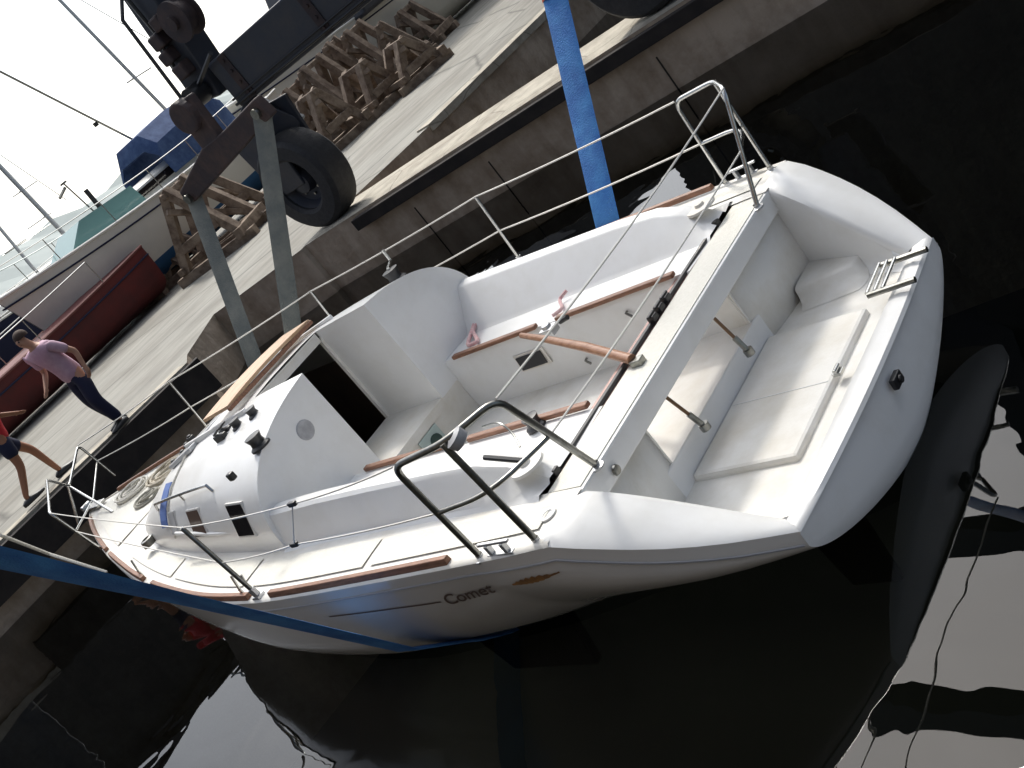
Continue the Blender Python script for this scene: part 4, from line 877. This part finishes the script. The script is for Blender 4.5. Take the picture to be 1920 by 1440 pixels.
# timber A-frame cradles standing in a row
def cradle(p, w_, h, rot, label, parts=True):
    r_ = thing('boat_cradle', (0, 0, 0), label, 'cradle', 'old timber boat cradles stacked in the yard')
    for s_ in (-1, 1):
        m_ = MB(); m_.beam((-w_ / 2, s_ * .35, 0.02), (0, s_ * .28, h), .15, .13); m_.beam((w_ / 2, s_ * .35, 0.02), (0.03, s_ * .28, h * .97), .15, .13)
        m_.beam((-w_ * .3, s_ * .36, h * .38), (w_ * .3, s_ * .36, h * .36), .12, .12); m_.beam((-w_ * .6, s_ * .37, .06), (w_ * .6, s_ * .37, .06), .15, .14); m_.build('side_frame', wood, r_, bevel=.008)
    m_ = MB(); m_.beam((-w_ * .45, -.5, .18), (-w_ * .45, .5, .16), .14, .14); m_.beam((w_ * .45, -.5, .18), (w_ * .45, .5, .2), .09, .09); m_.beam((0, -.42, h * .95), (0, .42, h * .95), .08, .08); m_.beam((-w_ * .4, -.4, .2), (w_ * .1, .4, h * .8), .11, .08); m_.build('cross_bar', wood, r_, bevel=.008)
    r_.location = Vector(p); r_.rotation_euler = (0, 0, rot); r_.scale = (1.45, 1.3, 1.45); return r_
cl = [((625, 262), 1.0, 1.15, .3, 'nearest timber cradle frame just behind the top of the tyre'), ((668, 228), 1.1, 1.25, .1, 'second timber cradle from the tyre with a sharp peak'), ((705, 190), 1.0, 1.3, .5, 'third timber cradle from the tyre, its peak tallest of the row'),
      ((742, 160), 1.2, 1.25, .2, 'fourth timber cradle from the tyre, leaning on its neighbour'), ((775, 130), 1.0, 1.0, .8, 'fifth timber cradle from the tyre beside pale rubble'), ((812, 88), .9, .9, .2, 'farthest timber cradle near the top edge of the yard'),
      ((432, 470), 1.3, 1.2, .4, 'timber cradle seen between the two grey straps, standing left'), ((462, 430), 1.2, 1.1, 1.0, 'timber cradle seen between the two grey straps, standing right')]
cl += [((648, 270), .9, .95, 1.3, 'low timber cradle lying crosswise in front of the row, nearest the tyre'), ((720, 205), .9, .8, 1.5, 'low timber cradle lying crosswise at the middle of the row'), ((790, 150), .9, .7, 1.2, 'low timber cradle lying crosswise toward the far end of the row'), ((300, 555), .8, .6, .3, 'low timber cradle on the ground between the blue underbody and the left strap'), ((365, 500), .9, .8, .9, 'small timber cradle half hidden behind the left grey strap')]
for (uv, w_, h, ro, lb) in cl:
    p = P(uv[0], uv[1], z=ZQ); 
    if p.x > 22: p = P(uv[0] + 20, uv[1] + 25, z=ZQ)
    cradle(p, w_, h, ro, lb)
# rubble and odd stones under and between the cradles
st_pts = []
for i in range(26):
    t = random.random()
    if i < 26: u, v = 250 + 240 * t + random.uniform(-14, 14), 580 - 200 * t + random.uniform(-14, 14)
    else: u, v = 700 + 150 * t + random.uniform(-18, 18), 235 - 160 * t + random.uniform(-18, 18)
    st_pts.append((u, v))
m_ = MB()
for (u, v) in st_pts:
    p = P(u, v, z=ZQ); r0 = random.uniform(.05, .16); bm = bmesh.new(); bmesh.ops.create_icosphere(bm, subdivisions=1, radius=r0)
    vs = [Vector((a.co.x * 1.3, a.co.y, a.co.z * .8)) * random.uniform(.75, 1.2) + p + Vector((0, 0, r0 * .5)) for a in bm.verts]; bm.verts.index_update(); m_.add(vs, [tuple(x.index for x in f.verts) for f in bm.faces]); bm.free()
tag(m_.build('rubble', stone), 'pale rubble and broken stones scattered between the cradles', 'rubble', kind='stuff')
# boards and props under the cream yacht
for k, (u, v, lb) in enumerate(((318, 408, 'left short timber prop leaning on the blue underbody'), (335, 470, 'lower timber prop under the blue underbody'), (372, 402, 'right timber prop beside the blue underbody'))):
    p = P(u, v, x=19.6); m_ = MB(); m_.beam((p.x, p.y, ZQ), (p.x + .5, p.y + .1, max(.6, p.z + .1)), .09, .09); m_.box((p.x, p.y, ZQ + .04), (.3, .3, .08)); tag(m_.build('prop', wood), lb, 'prop', 'timber props under the cream yacht')
# small wheeled outboard trolley by the red hull
pt_ = P(205, 640, z=ZQ); tro = thing('trolley', pt_, 'small dark wheeled trolley with an outboard in front of the red hull', 'trolley')
m_ = MB(); m_.box(pt_ + Vector((0, 0, .62)), (.35, .55, .35)); m_.box(pt_ + Vector((0, .1, .35)), (.18, .22, .35)); m_.build('outboard', mat('grey_motor', (.16, .18, .19), .3), tro, bevel=.08)
for d in (-.28, .28): m_ = MB(); m_.lathe(pt_ + Vector((0, d, .17)), (1, 0, 0), [(.08, -.04), (.16, -.04), (.17, 0), (.16, .04), (.08, .04)], 18, closed=True); m_.build('wheel', rubber, tro, smooth=True)
m_ = MB(); m_.beam(pt_ + Vector((0, -.28, .17)), pt_ + Vector((0, .28, .17)), .05, .05); m_.beam(pt_ + Vector((0, 0, .17)), pt_ + Vector((0, 0, .5)), .06, .06); m_.tube([pt_ + Vector((0, .28, .2)), pt_ + Vector((0, .5, .8))], .02, 6); m_.build('frame', dsteel, tro)

# people -------------------------------------------------------------
def skin_body(name, joints, edges, m_, parent=None, subd=2):
    me = bpy.data.meshes.new(name); me.from_pydata([j[0] for j in joints], edges, []); me.materials.append(m_)
    o_ = bpy.data.objects.new(name, me); COL.objects.link(o_)
    if parent: o_.parent = parent
    sk = o_.modifiers.new('skin', 'SKIN'); sk.use_smooth_shade = True
    if not me.skin_vertices: me.skin_vertices.new()
    for i, j in enumerate(joints):
        r_ = j[1]; me.skin_vertices[0].data[i].radius = r_ if isinstance(r_, tuple) else (r_, r_)
    me.skin_vertices[0].data[0].use_root = True
    sd_ = o_.modifiers.new('sub', 'SUBSURF'); sd_.levels = subd; sd_.render_levels = subd
    dg = bpy.context.evaluated_depsgraph_get(); dg.update(); m2 = bpy.data.meshes.new_from_object(o_.evaluated_get(dg)); o_.modifiers.clear(); o_.data = m2
    for p_ in m2.polygons: p_.use_smooth = True
    return o_
def hand_edges(J, E, wrist, d, side, sk_r=.009):
    # palm + five separate curled fingers
    k = len(J); d = Vector(d).normalized(); sd2 = Vector(side).normalized(); n_ = d.cross(sd2)
    J.append((tuple(Vector(wrist) + d * .05), (.034, .017))); E.append((len(J) - 2 if False else wrist_idx[0], k))
    for i, (off, L) in enumerate(((-.028, .070), (-.010, .080), (.010, .075), (.028, .060))):
        b0 = Vector(wrist) + d * .075 + sd2 * off; a = len(J)
        J.append((tuple(b0), (.011, .011))); E.append((k, a)); J.append((tuple(b0 + d * L * .5 + n_ * .008), (.009, .009))); E.append((a, a + 1)); J.append((tuple(b0 + d * L * .85 + n_ * .030), (.008, .008))); E.append((a + 1, a + 2))
    a = len(J); b0 = Vector(wrist) + d * .035 - sd2 * .035; J.append((tuple(b0), (.013, .013))); E.append((k, a)); J.append((tuple(b0 + d * .045 - sd2 * .02 + n_ * .01), (.010, .010))); E.append((a, a + 1))
wrist_idx = [0]
def person(loc, rot, label, shirt, legs_m, sk_m, pose, shorts=False, scale=1.0, bald=False):
    r_ = thing('person', (0, 0, 0), label, 'person')
    # body: x forward, y left
    pel = (0, 0, .93); lean = pose.get('lean', .1)
    def sp(h, f=1.0): return Vector((lean * (h - .93) / .55, 0, h))
    J = [(pel, (.115, .09)), (tuple(sp(1.08)), (.11, .085)), (tuple(sp(1.28)), (.125, .09)), (tuple(sp(1.42)), (.10, .075)), (tuple(sp(1.50)), (.055, .055)), (tuple(sp(1.56) + Vector((.02, 0, 0))), (.062, .07)), (tuple(sp(1.64) + Vector((.025, 0, 0))), (.078, .09)), (tuple(sp(1.70) + Vector((.02, 0, 0))), (.05, .06))]
    E = [(i, i + 1) for i in range(7)]
    # nose, ears as small chains
    J.append((tuple(sp(1.615) + Vector((.115, 0, 0))), .012)); E.append((6, 8))
    for s_ in (1, -1):
        sh_ = sp(1.40) + Vector((0, s_ * .19, 0)); el = Vector(pose['elbow'][0 if s_ > 0 else 1]); el.y *= s_; wr = Vector(pose['wrist'][0 if s_ > 0 else 1]); wr.y *= s_
        k = len(J); J += [(tuple(sh_), .058), (tuple(el), .042), (tuple(wr), .028)]; E += [(3, k), (k, k + 1), (k + 1, k + 2)]
        wrist_idx[0] = k + 2; hand_edges(J, E, wr, wr - el, (1, 0, 0))
        hp = Vector((0, s_ * .10, .90)); kn = Vector(pose['knee'][0 if s_ > 0 else 1]); kn.y *= s_; an = Vector(pose['ankle'][0 if s_ > 0 else 1]); an.y *= s_
        k = len(J); J += [(tuple(hp), .095), (tuple(kn), .06), (tuple(an), .04), (tuple(an + Vector((.03, 0, -.05))), (.03, .028)), (tuple(an + Vector((.12, s_ * .01, -.06))), (.026, .018))]; E += [(0, k), (k, k + 1), (k + 1, k + 2), (k + 2, k + 3), (k + 3, k + 4)]
    body = skin_body('body', J, E, sk_m, r_)
    # clothing shells follow the body
    g = 1.12
    T = [((0, 0, .80), (.185, .155)), (tuple(sp(1.0)), (.175, .145)), (tuple(sp(1.12)), (.17, .138)), (tuple(sp(1.28)), (.19, .142)), (tuple(sp(1.42)), (.14, .11)), (tuple(sp(1.465)), (.07, .07))]; TE = [(0, 1), (1, 2), (2, 3), (3, 4), (4, 5)]
    for s_, i0 in ((1, 0), (-1, 1)):
        sh_ = sp(1.40) + Vector((0, s_ * .19, 0)); el = Vector(pose['elbow'][i0]); el.y *= s_; k = len(T)
        T += [(tuple(sh_), .082), (tuple(sh_.lerp(el, .8)), .068)]; TE += [(4, k), (k, k + 1)]
    skin_body('shirt', T, TE, shirt, r_)
    Lg = [((0, 0, .97), (.16, .13)), ((0, 0, .90), (.155, .13))]; LE = [(0, 1)]
    for s_, i0 in ((1, 0), (-1, 1)):
        hp = Vector((0, s_ * .10, .86)); kn = Vector(pose['knee'][i0]); kn.y *= s_; an = Vector(pose['ankle'][i0]); an.y *= s_; k = len(Lg)
        if shorts: Lg += [(tuple(hp), .11), (tuple(hp.lerp(kn, .72)), .10)]; LE += [(1, k), (k, k + 1)]
        else: Lg += [(tuple(hp), .118), (tuple(kn), .098), (tuple(an + Vector((0, 0, -.01))), .08)]; LE += [(1, k), (k, k + 1), (k + 1, k + 2)]
    skin_body('shorts' if shorts else 'trousers', Lg, LE, legs_m, r_)
    hc = sp(1.665) + Vector((-.005, 0, 0))
    if not bald:
        m_ = MB(); n1 = 14; rr = []
        for i in range(8):
            ph = i / 7 * math.pi * .55; rr.append([hc + Vector((math.sin(ph) * math.cos(2 * math.pi * j / n1) * .105 - .012, math.sin(ph) * math.sin(2 * math.pi * j / n1) * .09, math.cos(ph) * .098)) for j in range(n1)])
        m_.grid(rr, close=True); m_.build('hair', hairm, None, smooth=True).parent = r_
    for s_ in (1, -1):
        m_ = MB(); m_.lathe(sp(1.635) + Vector((.098, s_ * .032, 0)), (1, 0, 0), [(.013, -.005), (.009, .004), (0, .006)], 10); e_ = m_.build('eye', black, None, smooth=True); e_.parent = r_
        m_ = MB(); an = Vector(pose['ankle'][0 if s_ > 0 else 1]); an.y *= s_
        c = an + Vector((.06, 0, -.062)); rr = []
        for t, ww, hh in ((-.15, .03, .06), (-.11, .052, .11), (-.02, .056, .13), (.07, .058, .085), (.15, .046, .055), (.19, .012, .03)):
            rr.append([c + Vector((t, ww * math.cos(a), max(-.02, hh * .5 * math.sin(a)))) for a in [2 * math.pi * i / 12 for i in range(12)]])
        m_.grid(rr, close=True); s2 = m_.build('shoe', black, None, smooth=True); s2.parent = r_
    m_ = MB(); m_.tube([sp(1.585) + Vector((.103, -.022, 0)), sp(1.585) + Vector((.108, 0, -.002)), sp(1.585) + Vector((.103, .022, 0))], .005, 6); mo = m_.build('mouth', mat('lips', (.30, .10, .08), .5), None); mo.parent = r_
    r_.location = Vector(loc); r_.rotation_euler = (0, 0, rot); r_.scale = (scale,) * 3; return r_
feet = P(230, 795, z=ZQ)
person(feet, rad(105), 'walking man in pink shirt and navy trousers on the quay edge', shirtp, navy, skin,
       dict(lean=.15, elbow=((-.06, .27, 1.12), (.10, .27, 1.12)), wrist=((-.0, .26, .88), (.30, .22, .98)), knee=((.14, .11, .50), (.02, .11, .49)), ankle=((.05, .10, .09), (-.12, .10, .09))), scale=.985)
feet2 = P(92, 918, z=ZQ)
person(feet2 + Vector((.0, .0, 0)), rad(-95), 'person in red shirt and navy shorts striding at the left edge of the photo', shirtr, navy, skin2,
       dict(lean=.26, elbow=((-.1, .29, 1.15), (.12, .29, 1.15)), wrist=((.05, .3, .92), (.32, .24, 1.02)), knee=((.24, .11, .52), (-.06, .11, .48)), ankle=((.30, .10, .09), (-.30, .10, .13))), shorts=True, scale=.98)
# dark shed shape added out of frame beyond the second basin; it darkens the water's reflection
sh_ = thing('basin_occluder', (-7, -24, ZQ), 'large unseen dark shed beyond the far basin', 'occluder')
m_ = MB(); m_.prism([(13.5, -18, ZQ), (13.5, -30, ZQ), (13.5, -30, 11.2), (13.5, -24, 13.6), (13.5, -18, 11.2)], (-38.5, 0, 0)); m_.build('wall', mat('occluder_dark', (.03, .03, .03), .7), sh_)
m_ = MB(); m_.prism([(13.8, -17.5, 11.0), (13.8, -24, 13.75), (13.8, -30.5, 11.0), (13.8, -30.5, 11.3), (13.8, -24, 14.05), (13.8, -17.5, 11.3)], (-39.1, 0, 0)); m_.build('roof', mat('occluder_top', (.04, .04, .045), .6), sh_)
bx = thing('quay_baffle', (13, 3, ZQ), 'unseen dark container standing on the head quay', 'baffle')  # added out of view to keep sky out of the water reflection
m_ = MB(); m_.prism([(12.1, .5, ZQ), (12.1, 6.5, ZQ), (12.1, 6.5, 1.75), (12.1, .5, 1.6)], (1.9, 0, 0)); m_.build('body', liftp, bx, bevel=.03)

ws = thing('yard_occluder', (30, 0, ZQ), 'dark block added at the back of the yard to darken the water', 'dark block')  # added dark mass, blocks sky in the water reflection at lower left
m_ = MB(); m_.prism([(25, -6.4, ZQ), (25, 9, ZQ), (25, 9, 6.4), (25, -6.4, 6.4)], (12, 0, 0)); m_.build('wall', mat('occluder_dark', (.03, .03, .03), .7), ws)
m_ = MB(); m_.prism([(24.7, -6.6, 6.41), (24.7, 9.3, 6.41), (37.3, 9.3, 6.41), (37.3, -6.6, 6.41)], (0, 0, .25)); m_.build('roof', MATS['occluder_top'], ws)

wk = thing('blocker', (0, 14, ZQ), 'unseen added brown workshop behind the near quay', 'blocker')  # added unseen mass; shades the port hull, bounces warm brown light
m_ = MB(); m_.prism([(-16, 11, ZQ), (12, 11, ZQ), (12, 20, ZQ), (-16, 20, ZQ)], (0, 0, 8.5)); m_.build('wall', mat('blocker_brown', (.17, .12, .085), .9, noise=.6, col2=(.12, .085, .06)), wk)
m_ = MB(); m_.prism([(-16.4, 10.6, ZQ + 8.501), (12.4, 10.6, ZQ + 8.501), (12.4, 20.4, ZQ + 8.501), (-16.4, 20.4, ZQ + 8.501)], (0, 0, .25)); m_.build('roof', MATS['occluder_top'], wk)
for k in range(4):
    m_ = MB(); m_.box((-12 + k * 6, 10.97, 1.6), (3.2, .06, 3.3)); m_.build('blocker_panel', mat('panel_grey', (.12, .13, .13), .6), wk)
